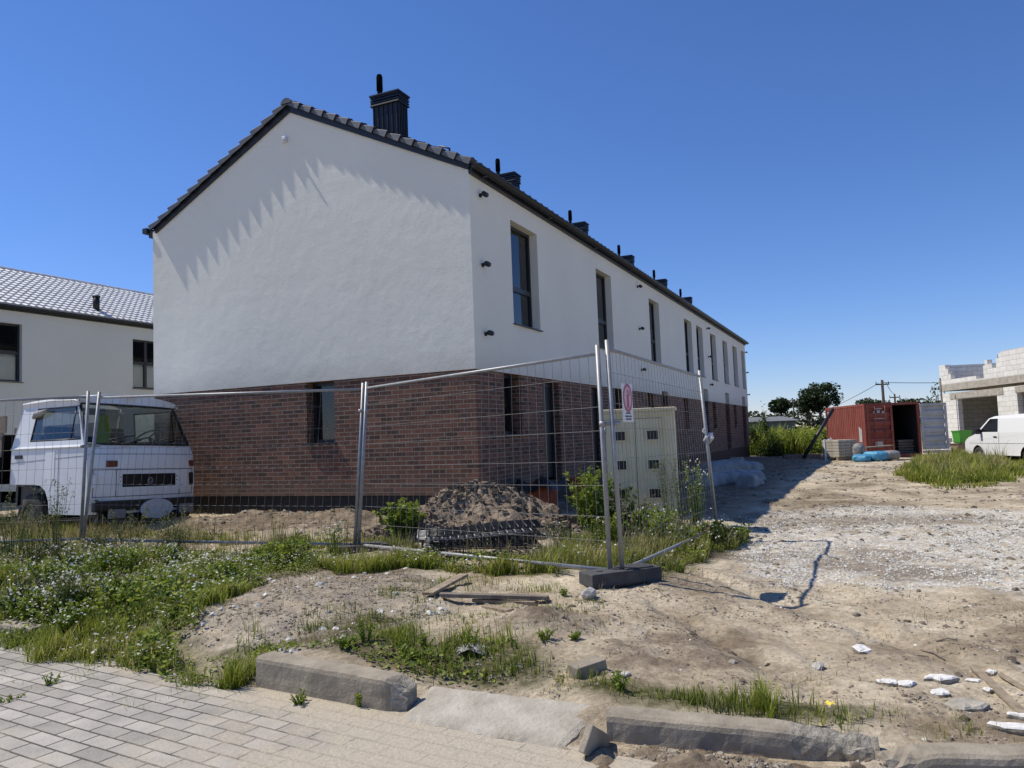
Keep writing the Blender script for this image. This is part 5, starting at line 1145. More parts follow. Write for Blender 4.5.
# ------------------------------------------------------------------ shipping container (local x across the doors, y back along its length)
pc = at(865, 423, 36.0); cz_ = gz(pc.x, pc.y)-.02
ct = empty('shipping_container', (pc.x, pc.y, cz_), 'rusty red shipping container with one grey door swung open', 'container', R(-6))
CW, CL, CH = 2.44, 6.06, 2.55
def corr(b, P0, P1, z0, z1, n, dep, nrm):
    """corrugated sheet from plan P0 to P1"""
    P0 = Vector(P0); P1 = Vector(P1); nr = Vector(nrm); pts = []
    for k in range(n):
        for (f, o) in ((0, 0), (.28, 0), (.42, 1), (.78, 1), (.92, 0)): pts.append(P0+(P1-P0)*((k+f)/n)-nr*dep*o)
    pts.append(P1)
    for a, c in zip(pts, pts[1:]): b.face([(a.x, a.y, z0), (c.x, c.y, z0), (c.x, c.y, z1), (a.x, a.y, z1)])
b = MB(); corr(b, (0, CL), (0, 0), .12, CH-.1, 22, .04, (-1, 0)); corr(b, (CW, 0), (CW, CL), .12, CH-.1, 22, .04, (1, 0)); corr(b, (CW, CL), (0, CL), .12, CH-.1, 9, .04, (0, 1))
b.build('side_panel', M['rust'], ct)
b = MB(); b.box((CW/2, CL/2, CH-.04), (CW-.1, CL-.1, .05)); b.build('roof', M['rust'], ct)
b = MB(); b.box((CW/2, CL/2, .13), (CW-.1, CL-.1, .06)); b.build('floor', M['darkwood'], ct)
b = MB(); b.face([(.10, .15, .17), (.10, CL-.12, .17), (.10, CL-.12, CH-.12), (.10, .15, CH-.12)]); b.face([(CW-.10, .15, .17), (CW-.10, CL-.12, .17), (CW-.10, CL-.12, CH-.12), (CW-.10, .15, CH-.12)]); b.face([(.10, CL-.12, .17), (CW-.10, CL-.12, .17), (CW-.10, CL-.12, CH-.12), (.10, CL-.12, CH-.12)]); b.face([(.10, .15, CH-.12), (CW-.10, .15, CH-.12), (CW-.10, CL-.12, CH-.12), (.10, CL-.12, CH-.12)]); b.build('inner_shade_planes', M['inner'], ct, fix=False)  # dark planes added to stand in for the shaded interior
b = MB()
for x in (.05, CW-.05):
    for y in (.05, CL-.05): b.box((x, y, CH/2), (.11, .11, CH))
    b.box((x, CL/2, CH-.05), (.10, CL-.2, .10)); b.box((x, CL/2, .08), (.10, CL-.2, .14))
for y in (.05, CL-.05): b.box((CW/2, y, CH-.06), (CW-.2, .10, .11)); b.box((CW/2, y, .08), (CW-.2, .10, .14))
b.build('frame', M['rust'], ct)
def cdoor(name, m_, m2, loc, rz, label):
    d = MB(); w_ = 1.14; d.box((w_/2, -.02, .08+.02), (w_, .05, .12)); d.box((w_/2, -.02, CH-.28), (w_, .05, .12)); d.box((.05, -.02, 1.2), (.10, .05, 2.0)); d.box((w_-.05, -.02, 1.2), (.10, .05, 2.0))
    for k in range(5):
        z = .20+k*.40; d.raw([(.1, 0, z), (w_-.1, 0, z), (w_-.1, 0, z+.18), (.1, 0, z+.18), (.1, .055, z+.24), (w_-.1, .055, z+.24), (w_-.1, .055, z+.36), (.1, .055, z+.36), (.1, 0, z+.40), (w_-.1, 0, z+.40)], [(0, 1, 2, 3), (3, 2, 5, 4), (4, 5, 6, 7), (7, 6, 9, 8)])
    o = d.build(name, m_, ct, loc=loc, rot=(0, 0, rz)); o['label'] = label
    if m_ is M['doorgrey']: return o
    r_ = MB()
    for x in (.35, .80): r_.cyl((x, -.06, .05), (x, -.06, CH-.25), .017, n=6); r_.box((x, -.05, 1.1), (.10, .05, .05))
    r_.build('locking_rod', m2, o); return o
d1 = cdoor('door', M['rust'], M['rust'], (.10, .0, .12), 0, 'closed rust red door')
d2 = cdoor('door', M['doorgrey'], M['doorgrey'], (CW+.02, -.05, .12), R(-2), 'open grey door')
# corrugation of the open door faces us: pale paint; markings on the closed door
b = MB()
for k, (x, z, w_, h) in enumerate(((.28, 1.95, .10, .10), (.46, 1.97, .13, .13), (.68, 1.95, .12, .11), (.40, 2.15, .28, .05), (.30, .38, .34, .26), (.28, 1.70, .5, .03))): b.face([(x, -.012, z), (x+w_, -.012, z), (x+w_, -.012, z+h), (x, -.012, z+h)])
b.build('stencil_marking', M['doorgrey'], d1, fix=False)
for (ya, yb, za, zb_, zc) in ((CL-.35, CL-.62, 1.9, 2.3, 2.3), (CL-.5, CL-.75, .75, .95, .95), (.5, .9, .75, 1.5, 1.35)): b = MB(); b.face([(-.004, ya, za), (-.004, yb, za), (-.004, yb, zb_), (-.004, ya, zc)]); b.build('paint_scar', M['doorgrey'], ct, fix=False)
def cl_(x, y, z=0):
    v = Euler((0, 0, R(-6))).to_matrix()@Vector((x, y, 0)); return Vector((pc.x+v.x, pc.y+v.y, cz_+z))
b = MB()
for k in range(5): b.bbox((.0, 0, .06+.13*k), (.75-.05*(k % 2), .5, .11), .03)
tag(b.build('sack_pile', M['darkwood'], loc=cl_(1.95, .8, .16)), 'brown sacks piled just inside the open container', 'sacks')
# ------------------------------------------------------------------ pallet with slab layers, boards, tarps, leaning beam
pp = G(840, 453); pp = at(839, 452, 33.5); pz = gz(pp.x, pp.y)
rzp = R(22)
pal = empty('wooden_pallet', (pp.x, pp.y, pz), 'wooden pallet under the stack of grey slabs', 'pallet', rzp)
for k in range(5): b = MB(); b.box((.55, .10+k*.2, .125), (1.15, .12, .025)); b.build('deck_board', M['wood'], pal)
for k in range(3): b = MB(); b.box((.55, .10+k*.4, .055), (1.15, .1, .10)); b.build('bearer', M['wood'], pal)
ordn = ['bottom', 'second', 'third', 'fourth', 'fifth', 'top']
for k in range(6):
    b = MB(); rr = random.Random(k)
    for i in range(3): b.bbox((.19+i*.36, .5, .06), (.345, .98, .115), .012)
    o = b.build('slab_layer', M['slab'], loc=(pp.x, pp.y, pz+.14+.124*k), rot=(0, 0, rzp+.03*(rr.random()-.5))); tag(o, '%s layer of grey paving slabs on the pallet by the container' % ordn[k], 'paving slabs')
for k, (px, lb) in enumerate(((826.5, 'white board standing on edge left of the slab pallet'), (831, 'second white board standing close to the slab pallet'))):
    p = at(px, 452, 34.2); b = MB(); b.bbox((0, 0, .48), (.20, .06, .96), .01); tag(b.build('white_board', M['vanpaint'], loc=(p.x, p.y, gz(p.x, p.y)), rot=(R(-4), R(3), R(10))), lb, 'board')
def sack(p, d, m_, label, seed, cat_='sack'):
    bm = bmesh.new(); bmesh.ops.create_icosphere(bm, subdivisions=4, radius=1)
    for v in bm.verts:
        c = v.co; q = Vector([math.copysign(abs(k)**.6, k) for k in c]); f_ = 1+.25*float(fbm(np.array([q.x*2+seed]), np.array([q.y*2+q.z]), seed, 3)[0]); v.co = Vector((q.x*d[0]*f_, q.y*d[1]*f_, q.z*d[2]*f_))
    me = bpy.data.meshes.new('sack'); bm.to_mesh(me); bm.free(); me.materials.append(M[m_]); 
    for f in me.polygons: f.use_smooth = True
    o = bpy.data.objects.new('filled_sack', me); COL.objects.link(o); o.location = p+Vector((0, 0, d[2]*.9)); o.rotation_euler = (0, 0, seed); tag(o, label, cat_)
for k, (px, py, Y, d, mm, lb) in enumerate(((862, 457, 32, (.5, .35, .17), 'blue', 'blue tarp covered heap nearest the slab pallet'), (876, 457, 32, (.5, .35, .21), 'blue', 'blue tarp covered heap in the middle before the container'), (888, 457, 32, (.4, .4, .22), 'film', 'pale wrapped sack at the right end of the blue tarps'), (859, 449, 33, (.25, .25, .4), 'film', 'upright pale sack between slab pallet and blue tarp'))):
    p = at(px, py, Y); p.z = gz(p.x, p.y); sack(p, d, mm, lb, k+1, 'tarp heap')
p = at(866, 445, 32.2); p.z = gz(p.x, p.y)+.58; q = at(892, 445, 32.2); q.z = gz(q.x, q.y)+.60
plank(p, q, .35, .04, 'yellowish board lying across the blue tarps', 'wood')
p = at(893, 455, 31.5); p.z = gz(p.x, p.y); q = at(915, 455, 33); q.z = gz(q.x, q.y); plank(p, q, .3, .06, 'pale plank on the ground in front of the container opening', 'wood')
a_ = at(803, 449, 36); a_.z = gz(a_.x, a_.y); b_ = at(833, 409, 36.6); b = MB(); d = b_-a_; b.cyl((0, 0, .05), d, .085, n=10); tag(b.build('leaning_beam', M['black'], loc=a_), 'dark pole leaning against the back corner of the red container', 'pole')
a_ = at(783, 449, 37.5); b_ = at(820, 450, 37.5); a_.z = gz(a_.x, a_.y); b_.z = gz(b_.x, b_.y); plank(a_, b_, .3, .2, 'dark timber lying along the edge of the green field', 'darkwood')
# ------------------------------------------------------------------ unfinished block building
A_ = at(943, 421, 45.0); ga_ = math.atan2(-.995, -.07)                 # plan direction of its front, towards us
bb = empty('block_building', (A_.x, A_.y, -.15), 'unfinished white block building with a dark garage opening and concrete beams', 'building', ga_)
# local: x along the front towards the viewer, y into the building
fr = lambda u, z, d: (u, d, z)
b = MB(); b.wall(fr, 0, 14, 0, 3.2, [(1.85, 5.85, 0, 2.83), (7.6, 9.2, 1.0, 2.9)], .25)
b.wall(lambda u, z, d: (d, 8-u, z), 0, 8, 0, 3.2, [], .25); b.face([(0, 8, 0), (14, 8, 0), (14, 8, 3.2), (0, 8, 3.2)], [(0, 0), (14, 0), (14, 3.2), (0, 3.2)])
b.face([(14, 0, 0), (14, 8, 0), (14, 8, 3.2), (14, 0, 3.2)])
b.face([(.4, 6, 0), (7, 6, 0), (7, 6, 3.2), (.4, 6, 3.2)], [(0, 0), (6.6, 0), (6.6, 3.2), (0, 3.2)]); b.face([(7, .3, 0), (7, 6, 0), (7, 6, 3.2), (7, .3, 3.2)], [(0, 0), (6, 0), (6, 3.2), (0, 3.2)])
b.build('wall', M['block'], bb)
def block_run(u0, u1, z0, tops, y0=0, th=.25):
    """upper storey wall rising in block steps; tops = [(u end, z)]"""
    w_ = MB(); u = u0
    for ue, zt_ in tops:
        P = [(u, y0), (ue, y0), (ue, y0+th), (u, y0+th)]
        for (a, c) in zip(P, P[1:]+P[:1]):
            L_ = math.hypot(a[0]-c[0], a[1]-c[1]); o = a[0]+a[1]; w_.face([(a[0], a[1], z0), (c[0], c[1], z0), (c[0], c[1], zt_), (a[0], a[1], zt_)], [(o, z0), (o+L_, z0), (o+L_, zt_), (o, zt_)])
        w_.face([(p[0], p[1], zt_) for p in P], [(p[0], .3+p[1]*.1) for p in P]); u = ue
    return w_
b = block_run(.0, 14, 3.72, [(.75, 4.86), (1.05, 4.6), (1.3, 4.3), (4.0, 3.98), (4.75, 3.80), (4.95, 4.45), (5.2, 4.72), (5.6, 4.5), (6.0, 4.25), (6.25, 4.7), (6.5, 4.95), (7.1, 5.02), (9.5, 5.02), (14, 5.1)])
b.face([(0, .25, 3.72), (0, 8, 3.72), (0, 8, 4.86), (0, .25, 4.86)], [(0, 0), (7.75, 0), (7.75, 1.14), (0, 1.14)])
b.face([(.25, .25, 3.72), (.25, 8, 3.72), (.25, 8, 4.86), (.25, .25, 4.86)], [(0, 0), (7.75, 0), (7.75, 1.14), (0, 1.14)]); b.face([(0, .25, 4.86), (.25, .25, 4.86), (.25, 8, 4.86), (0, 8, 4.86)], [(0, .1), (.2, .1), (.2, .2), (0, .2)])
b.build('upper_wall', M['block'], bb)
b = MB(); b.face([(.3, 7.6, 3.72), (5.6, 7.6, 3.72), (5.6, 7.6, 4.9), (.3, 7.6, 4.9)], [(0, 0), (5, 0), (5, 1.2), (0, 1.2)]); b.face([(5.62, .3, 3.72), (5.62, 7.6, 3.72), (5.62, 7.6, 4.95), (5.62, .3, 4.95)], [(0, 0), (7, 0), (7, 1.2), (0, 1.2)]); b.build('inner_wall', M['block'], bb)
b = MB(); b.box((7, 3.995, 3.53), (14.06, 8.06, .36)); b.build('concrete_ring_beam', M['slab'], bb)
b = MB(); b.box((3.75, .10, 3.03), (5.4, .26, .34)); b.build('lintel', M['slab'], bb); b = MB(); b.box((9.5, .10, 3.03), (4.0, .26, .30)); b.build('lintel', M['slab'], bb)
b = MB(); b.box((3.5, 3.2, .03), (6.4, 5.5, .06)); b.build('floor_slab', M['concrete'], bb)
# blocks, tub and a pole before it
def wl(u, d):
    v = Euler((0, 0, ga_)).to_matrix()@Vector((u, d, 0)); x, y = A_.x+v.x, A_.y+v.y; return Vector((x, y, gz(x, y)))
k = 0
lb = ['lowest white block of the pile left of the garage opening', 'second white block from the bottom of the pile left of the garage opening', 'topmost white block of the pile left of the garage opening', 'white block lying beside the pile at the garage opening']
for (u, d, z) in ((1.6, -.7, 0), (1.55, -.72, .25), (1.65, -.7, .50), (2.3, -.8, 0)):
    b = MB(); b.bbox((0, 0, .12), (.59, .30, .24), .008); tag(b.build('aerated_block', M['vanpaint'], loc=wl(u, d)+Vector((0, 0, z)), rot=(0, 0, ga_+.2*k)), lb[k], 'block'); k += 1
p = at(962, 437, 40.0); p.z = gz(p.x, p.y)
b = MB(); rr = MB(); b.raw([(s*.36*t, c*.28*t, z) for (t, z) in ((.85, 0.05), (1, .62), (1.06, .62), (1.06, .67), (1.0, .67), (.95, .62), (.82, .1)) for (s, c) in ((-1, -1), (1, -1), (1, 1), (-1, 1))], [(k*4+i, k*4+(i+1) % 4, k*4+4+(i+1) % 4, k*4+4+i) for k in range(6) for i in range(4)]+[(0, 1, 2, 3), (24, 25, 26, 27)])
b.cyl((-.2, -.3, .12), (-.2, .3, .12), .10, n=12)
tag(b.build('mortar_tub', M['green'], loc=p+Vector((0, 0, .5)), rot=(0, 0, .15)), 'bright green mortar tub raised before the garage opening', 'tub')
b = MB(); b.bbox((0, 0, .24), (1.0, .6, .5), .02); b.box((0, 0, .5), (1.1, .7, .03)); tag(b.build('crate', M['darkwood'], loc=p, rot=(0, 0, .15)), 'low grey crate carrying the green tub', 'crate')
a_ = at(944, 437, 43.5); a_.z = gz(a_.x, a_.y); q = at(940, 378, 43.5); b = MB(); b.tube([(0, 0, 0), (q-a_)*.5+Vector((.02, 0, 0)), q-a_], .05, 6); tag(b.build('timber_prop', M['darkwood'], loc=a_), 'thin dark timber prop leaning at the corner of the block building', 'prop')
# ------------------------------------------------------------------ far background: sheds, poles, wires, trees
a_ = at(738, 413, 75); b_ = at(786, 416, 75); z_ = gz(a_.x, a_.y); L_ = (Vector((b_.x, b_.y))-Vector((a_.x, a_.y))).length
sh = empty('shed', (a_.x-6, a_.y, z_-.75), 'long low grey shed beyond the green field', 'shed', R(3)); zt_ = at(770, 413, 75).z-z_
b = MB(); b.box((L_/2+3, 4, zt_*.5), (L_+8, 8, zt_)); b.build('wall', M['shed_grey'], sh)
b = MB(); b.prism([(-.4, zt_-.05), (8.4, zt_-.05), (4, zt_+.45)], 'x', -1.5, L_+7.5); b.build('roof', M['shed_grey'], sh)
def pole(px, py_top, Y, r, label, arm=False):
    t = at(px, py_top, Y); z = gz(t.x, t.y); o = empty('utility_pole', (t.x, t.y, z), label, 'pole'); h = t.z-z
    b = MB(); b.cyl((0, 0, 0), (0, 0, h), r, r*.75, n=8); b.build('shaft', M['bark'], o)
    b = MB(); b.box((0, 0, h-.35), (1.1, .09, .1)); 
    for s in (-.5, 0, .5): b.cyl((s, 0, h-.3), (s, 0, h-.12), .035, n=6)
    b.build('cross_arm', M['bark'], o); return t
t1 = pole(882, 380, 62, .14, 'dark utility pole standing right behind the red container')
t2 = pole(894.5, 394, 80, .12, 'short distant utility pole just right of the tall one')
t3 = pole(793, 399.5, 95, .13, 'thin distant utility pole between the two far trees')
def wire(a, b_, sag, label):
    P = [a.lerp(b_, s)-Vector((0, 0, sag*4*s*(1-s))) for s in np.linspace(0, 1, 14)]; m_ = MB(); m_.tube([p-a for p in P], .022, 4); tag(m_.build('overhead_wire', M['black'], loc=a), label, 'wire')
wire(t1-Vector((0, 0, .2)), at(1100, 372, 58), .3, 'overhead wire running right from the tall utility pole')
wire(t1-Vector((.3, 0, .25)), at(790, 420, 100), .5, 'overhead wire dropping left from the tall utility pole')
wire(t1-Vector((-.3, 0, .2)), t2, .2, 'overhead wire between the tall and the short utility pole')
def tree(px, py, Y, rx, rz, label, seed, leaf=.34, m_='darktree', n=4200, trunk=True, name='broadleaf_tree', group=None):
    c = at(px, py, Y); z = gz(c.x, c.y); rg = np.random.default_rng(seed)
    o = empty(name, (c.x, c.y, z), label, 'tree', group=group); h = c.z-z
    nc_ = 34; U = rg.normal(size=(nc_, 3)); U /= np.linalg.norm(U, axis=1)[:, None]; cl = U*(.35+.55*rg.random((nc_, 1)))*np.array([rx, rx, rz]); cl[:, 2] += h
    k = rg.integers(0, nc_, n); d = rg.normal(size=(n, 3)); d /= np.linalg.norm(d, axis=1)[:, None]; P = cl[k]+d*(rg.random((n, 1))**.4)*np.array([rx, rx, rz])*(.22+.14*rg.random((nc_, 1))[k])
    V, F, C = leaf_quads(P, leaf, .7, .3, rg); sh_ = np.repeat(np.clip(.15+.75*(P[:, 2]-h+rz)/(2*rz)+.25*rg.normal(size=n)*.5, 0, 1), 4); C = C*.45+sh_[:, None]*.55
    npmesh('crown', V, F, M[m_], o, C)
    b = MB(); b.tube([(0, 0, 0), (.05, 0, h*.35), (.02, .05, h*.8), (0, 0, h)], [rx*.09, rx*.075, rx*.05, rx*.02], 8)
    for q in range(7): v = cl[q]; b.tube([(0, 0, h*.55), Vector(v)*.5+Vector((0, 0, h*.35)), tuple(v)], [rx*.035, rx*.025, rx*.008], 6)
    b.build('trunk', M['bark'], o); return o
tree(819, 396, 110, 3.0, 2.4, 'large dark round tree beyond the field left of the container', 1)
tree(808, 404, 112, 2.6, 1.5, 'lower dark tree joined to the left of the large round tree', 2, n=2200)
tree(781, 406, 115, 1.7, 1.6, 'small dark tree standing alone left of the large round tree', 3, n=1800)
tree(938, 400, 58, .9, 1.5, 'slender young tree rising between container and block building', 4, leaf=.2, n=260, m_='bush')
for k, (px, py, Y, lb) in enumerate(((866, 401, 75, 'loose bushy treetop above the left part of the container'), (880, 402, 78, 'treetop seen just behind the tall utility pole'), (907, 401, 80, 'dark treetop above the middle of the container'), (922, 402, 76, 'dark treetop above the open grey container door'), (935, 403, 74, 'dark treetop at the right end of the container'))): tree(px, py+2, Y, 1.1, .6, lb, 20+k, n=500, leaf=.22)

# far low wood along the horizon: nobody could count its trees
rg = np.random.default_rng(77); n = 26000; X_ = -60+290*rg.random(n); Y_ = 175+14*rg.random(n)
hh = 2.6+3.4*np.clip(.5+fbm(X_*.09, Y_*.02, 5, 4)*2.2, 0, 1); Zq = hh*rg.random(n)**.7; P = np.column_stack([X_, Y_, Zq])
V, F, C = leaf_quads(P, .75, .7, .3, rg); C = np.clip(C*.5+.5*np.repeat(Zq/6, 4)[:, None], 0, 1); tag(npmesh('far_wood', V, F, M['darktree'], col=C), 'low dark band of far trees along the horizon', kind='stuff')
# ------------------------------------------------------------------ ground cover: grass, clover, flowers, stones
def area(poly):
    p = np.array(poly); return abs(np.sum(p[:, 0]*np.roll(p[:, 1], -1)-np.roll(p[:, 0], -1)*p[:, 1]))/2
def cover(name, label, poly, dens, h, w_, m_, lean=.45, clumps=0, thin=None, seed=1, cap=90000, nscale=1.4, thr=.0):
    rg = np.random.default_rng(seed); n = min(cap, int(area(poly)*dens)); P = scatter(poly, n, rg)
    f_ = fbm(P[:, 0]*nscale, P[:, 1]*nscale, seed+60, 3)
    keep = (f_+.35*(rg.random(n)-.5)) > thr-.25+.25
    if clumps:
        C_ = scatter(poly, clumps, rg); k = rg.integers(0, clumps, n//2); Q = C_[k].copy(); Q[:, :2] += rg.normal(size=(len(k), 2))*.055; Q[:, 2] = H(Q[:, 0], Q[:, 1]); P = np.concatenate([P[keep], Q])
    else: P = P[keep]
    d = np.maximum(1, np.hypot(P[:, 0], P[:, 1])/7)**.5
    f_ = np.clip(.9+2.6*fbm(P[:, 0]*1.7, P[:, 1]*1.7, seed+9, 3), .25, 2.1)
    hh = h*(.45+.9*rg.random(len(P)))*f_; P = P-np.array([0, 0, .008])
    V, F, C = blades(P, hh, w_*(.6+.8*rg.random(len(P)))*d, lean, rg)
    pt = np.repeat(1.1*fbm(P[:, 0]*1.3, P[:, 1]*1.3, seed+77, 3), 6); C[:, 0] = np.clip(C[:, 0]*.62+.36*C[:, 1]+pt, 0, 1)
    o = npmesh(name, V, F, M[m_], col=C); tag(o, label, kind='stuff'); return o
def leafcover(name, label, poly, dens, size, zmax, m_, seed=1, cap=60000, thr=0, asp=.8, up=1.2, nscale=1.2):
    rg = np.random.default_rng(seed); n = min(cap, int(area(poly)*dens)); P = scatter(poly, n, rg); f_ = fbm(P[:, 0]*nscale, P[:, 1]*nscale, seed+31, 3)
    keep = f_+.3*(rg.random(n)-.5) > thr; P = P[keep]; f_ = np.clip(.5+2*f_[keep], .15, 1.3)
    P[:, 2] += zmax*rg.random(len(P))**.8*f_
    V, F, C = leaf_quads(P, size, asp, up, rg); tag(npmesh(name, V, F, M[m_], col=C), label, kind='stuff')
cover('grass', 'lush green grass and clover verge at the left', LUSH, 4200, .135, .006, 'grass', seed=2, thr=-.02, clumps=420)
cover('dry_grass', 'straw stems and bents standing in the left grass', LUSH, 260, .17, .004, 'drygrass', seed=41, thr=-.05, lean=.55)
leafcover('dead_litter', 'dead leaves and straw in the gaps of the left grass', LUSH, 500, .03, .03, 'litter', seed=42, thr=-.3, asp=.3)
leafcover('weeds', 'dark broad leaved weeds in the left grass', LUSH, 1700, .045, .23, 'weed', seed=51, thr=.09, asp=.6, up=.7)
leafcover('clover', 'clover leaves through the left grass', LUSH, 3000, .022, .09, 'weed', seed=3, thr=-.03)
leafcover('clover_flowers', 'white clover and yarrow flower heads in the left grass', LUSH, 520, .022, .24, 'flower', seed=4, thr=.0, asp=.95, up=2)
cover('grass', 'tall dry and green grass along the foot of the left fence', GP((-40, 524), (100, 528), (230, 536), (360, 541), (450, 549), (575, 560), (575, 570), (440, 558), (350, 549), (200, 545), (60, 540), (-60, 536)), 1000, .12, .006, 'grass', seed=5, thr=-.15)
cover('dry_grass', 'straw coloured grass stems along the fence foot', GP((-40, 524), (100, 526), (230, 538), (360, 545), (560, 560), (560, 568), (330, 560), (200, 565), (60, 575), (-60, 575)), 300, .24, .0045, 'drygrass', seed=6, thr=-.15, lean=.3)
cover('grass', 'patchy grass and weeds behind the left kerb', KERBGREEN, 2300, .085, .005, 'grass', seed=7, thr=-.02, clumps=90)
leafcover('weeds', 'low broad leaved weeds behind the left kerb', KERBGREEN, 1900, .038, .075, 'weed', seed=8, thr=.0, asp=.55)
cover('grass', 'big tuft of grass at the left end of the kerb', GP((218, 690), (228, 650), (258, 648), (262, 660), (250, 692)), 3600, .16, .005, 'grass', seed=31, thr=-.3)
cover('grass', 'strip of grass behind the right kerb', KERBGREEN2, 2600, .075, .0045, 'grass', seed=9, thr=-.05, clumps=50)
cover('grass', 'grass under the tall weeds at the fence corner', RIGHTGREEN, 1700, .13, .006, 'grass', seed=10, thr=-.2)
cover('dry_grass', 'straw in the grass under the tall weeds', RIGHTGREEN, 500, .18, .005, 'drygrass', seed=11, thr=-.1)
leafcover('weeds', 'leafy weeds and small white flowers at the fence corner', RIGHTGREEN, 1500, .032, .16, 'weed', seed=12, thr=-.1, asp=.5)
leafcover('daisy_flowers', 'small white flowers at the fence corner', RIGHTGREEN, 90, .028, .34, 'flower', seed=13, thr=-.2, up=1)
cover('dry_grass', 'scattered dry grass tufts over the rubble and sand', GP((190, 650), (250, 585), (450, 575), (600, 600), (600, 660), (430, 690), (260, 655)), 160, .06, .004, 'drygrass', seed=14, thr=.02, clumps=120)
cover('grass', 'thin grass on the rubble and around the planks', GP((300, 640), (430, 575), (560, 580), (600, 610), (540, 640), (430, 640)), 420, .06, .005, 'grass', seed=15, thr=.03, clumps=45)
cover('grass', 'sparse grass in the pavement edge and joints', GP((0, 690), (0, 670), (90, 675), (200, 688), (300, 712), (400, 728), (300, 726), (180, 715), (60, 706)), 260, .05, .0045, 'grass', seed=16, thr=.02, clumps=36)
leafcover('weeds', 'tiny weeds in the pavement joints at the left', GP((0, 745), (0, 680), (90, 682), (200, 700), (130, 715), (60, 730)), 300, .022, .04, 'weed', seed=17, thr=.05, asp=.45)
cover('grass', 'sparse grass on the sand near the right kerb corner', GP((880, 735), (930, 718), (1000, 738), (960, 748)), 900, .045, .0035, 'grass', seed=18, thr=.0)
cover('grass', 'few grass blades at the edge of the gravel', GP((880, 598), (905, 594), (925, 600), (900, 604)), 500, .035, .006, 'drygrass', seed=19, thr=-.1)
cover('tall_grass', 'clump of tall grass in front of the white van', PATCH, 700, .26, .011, 'grass', seed=20, thr=-.08, lean=.6)
leafcover('weeds', 'leafy weeds in the grass clump before the van', PATCH, 520, .055, .27, 'weed', seed=21, thr=-.02, asp=.4)
cover('tall_grass', 'short grass fringe round the clump before the van', GP((895, 478), (940, 489), (990, 488), (1035, 472), (1010, 458), (950, 456), (908, 464)), 420, .18, .011, 'grass', seed=22, thr=.0)
NEARFIELD = [(9.5, 43.8), (13.0, 43.6), (15.2, 41), (15.6, 44.5), (20.5, 58), (14, 58), (9, 46)]
cover('field_growth', 'tall yellow green growth of the field beyond the house', NEARFIELD, 220, .95, .026, 'field', seed=23, thr=-.3, lean=.3)
leafcover('field_growth', 'leafy tops of the field growth beyond the house', NEARFIELD, 340, .13, 1.2, 'field', seed=24, thr=-.3, asp=.45, up=.6)
leafcover('field_growth', 'far part of the overgrown field', [(8, 58), (24, 58), (40, 90), (40, 120), (-5, 120)], 16, .45, 1.5, 'field', seed=25, thr=-.4, asp=.6, up=.8)
cover('grass', 'thin weeds at the foot of the red container', [(18, 34.5), (21, 34), (24, 33.5), (24, 35), (20, 35.6)], 60, .4, .03, 'grass', seed=26, thr=-.1)
cover('dry_grass', 'straw stems in the clump before the van', PATCH, 60, .40, .008, 'drygrass', seed=43, thr=-.1, lean=.5)
# gravel and clods
WIDE = GP((430, 690), (460, 600), (560, 600), (700, 570), (900, 590), (1060, 610), (1100, 760), (880, 735), (640, 700))
leafcover('dead_litter', 'dark bits of straw and dead leaves trodden into the sand', WIDE, 330, .028, .006, 'litter', seed=44, thr=-.05, asp=.16, up=4)
leafcover('dead_litter', 'dead bits strewn over the rubble hump', RUBBLE, 500, .022, .006, 'litter', seed=45, thr=-.2, asp=.25, up=4)
leafcover('dead_litter', 'dark scraps along the far track', [(2.5, 10), (8, 9), (14, 28), (15, 38), (9, 24)], 26, .10, .01, 'litter', seed=46, thr=-.02, asp=.2, up=4)
cover('dry_grass', 'stray withered blades across the open sand', WIDE, 60, .05, .0035, 'drygrass', seed=47, thr=.04, clumps=40, lean=.9)
stones('gravel', 'loose grey pebbles strewn over the open sand', WIDE, 900, .011, 'pebble', 48, thr=.0) if False else None
def stones(name, label, poly, n, size, m_, seed, thr=-9, nscale=1.5, flat=.6):
    rg = np.random.default_rng(seed); P = scatter(poly, n, rg); P = P[fbm(P[:, 0]*nscale, P[:, 1]*nscale, seed+3, 3)+.3*(rg.random(n)-.5) > thr]; n = len(P)
    base = np.array([(1, 0, 0), (0, 1, 0), (-1, 0, 0), (0, -1, 0), (.1, .1, 1), (.5, .45, .62), (-.55, .3, .7), (.05, -.6, .66)]); 
    fc = np.array([(0, 1, 5), (1, 2, 6), (2, 3, 7), (3, 0, 7), (0, 5, 7), (5, 1, 6), (6, 2, 7), (5, 6, 4), (6, 7, 4), (7, 5, 4)])
    s = size*(.35+rg.random(n)**3*1.7); a = rg.random(n)*6.283; j = 1+.35*(rg.random((n, 8, 3))-.5)
    B = base[None]*j*s[:, None, None]; B[:, :, 1] *= (.6+.5*rg.random(n))[:, None]; B[:, :, 2] *= flat
    ca, sa = np.cos(a)[:, None], np.sin(a)[:, None]; X = B[:, :, 0]*ca-B[:, :, 1]*sa; Y_ = B[:, :, 0]*sa+B[:, :, 1]*ca
    V = np.stack([X+P[:, None, 0], Y_+P[:, None, 1], B[:, :, 2]+P[:, None, 2]-s[:, None]*.12], 2).reshape(-1, 3); F = (np.arange(n)[:, None, None]*8+fc[None]).reshape(-1, 3)
    C = np.repeat(rg.random(n), 8)[:, None]*np.ones((1, 3)); tag(npmesh(name, V, F, M[m_], col=C), label, kind='stuff')
stones('gravel', 'pale crushed stone spread over the track on the right', GRAVEL, 56000, .0105, 'pebble', 1, thr=-.12)
stones('gravel', 'pale rubble and stones on the hump behind the left kerb', RUBBLE, 5200, .010, 'clod', 2, thr=-.2)
WIDE = GP((430, 690), (460, 600), (560, 600), (700, 570), (900, 590), (1060, 610), (1100, 760), (880, 735), (640, 700))
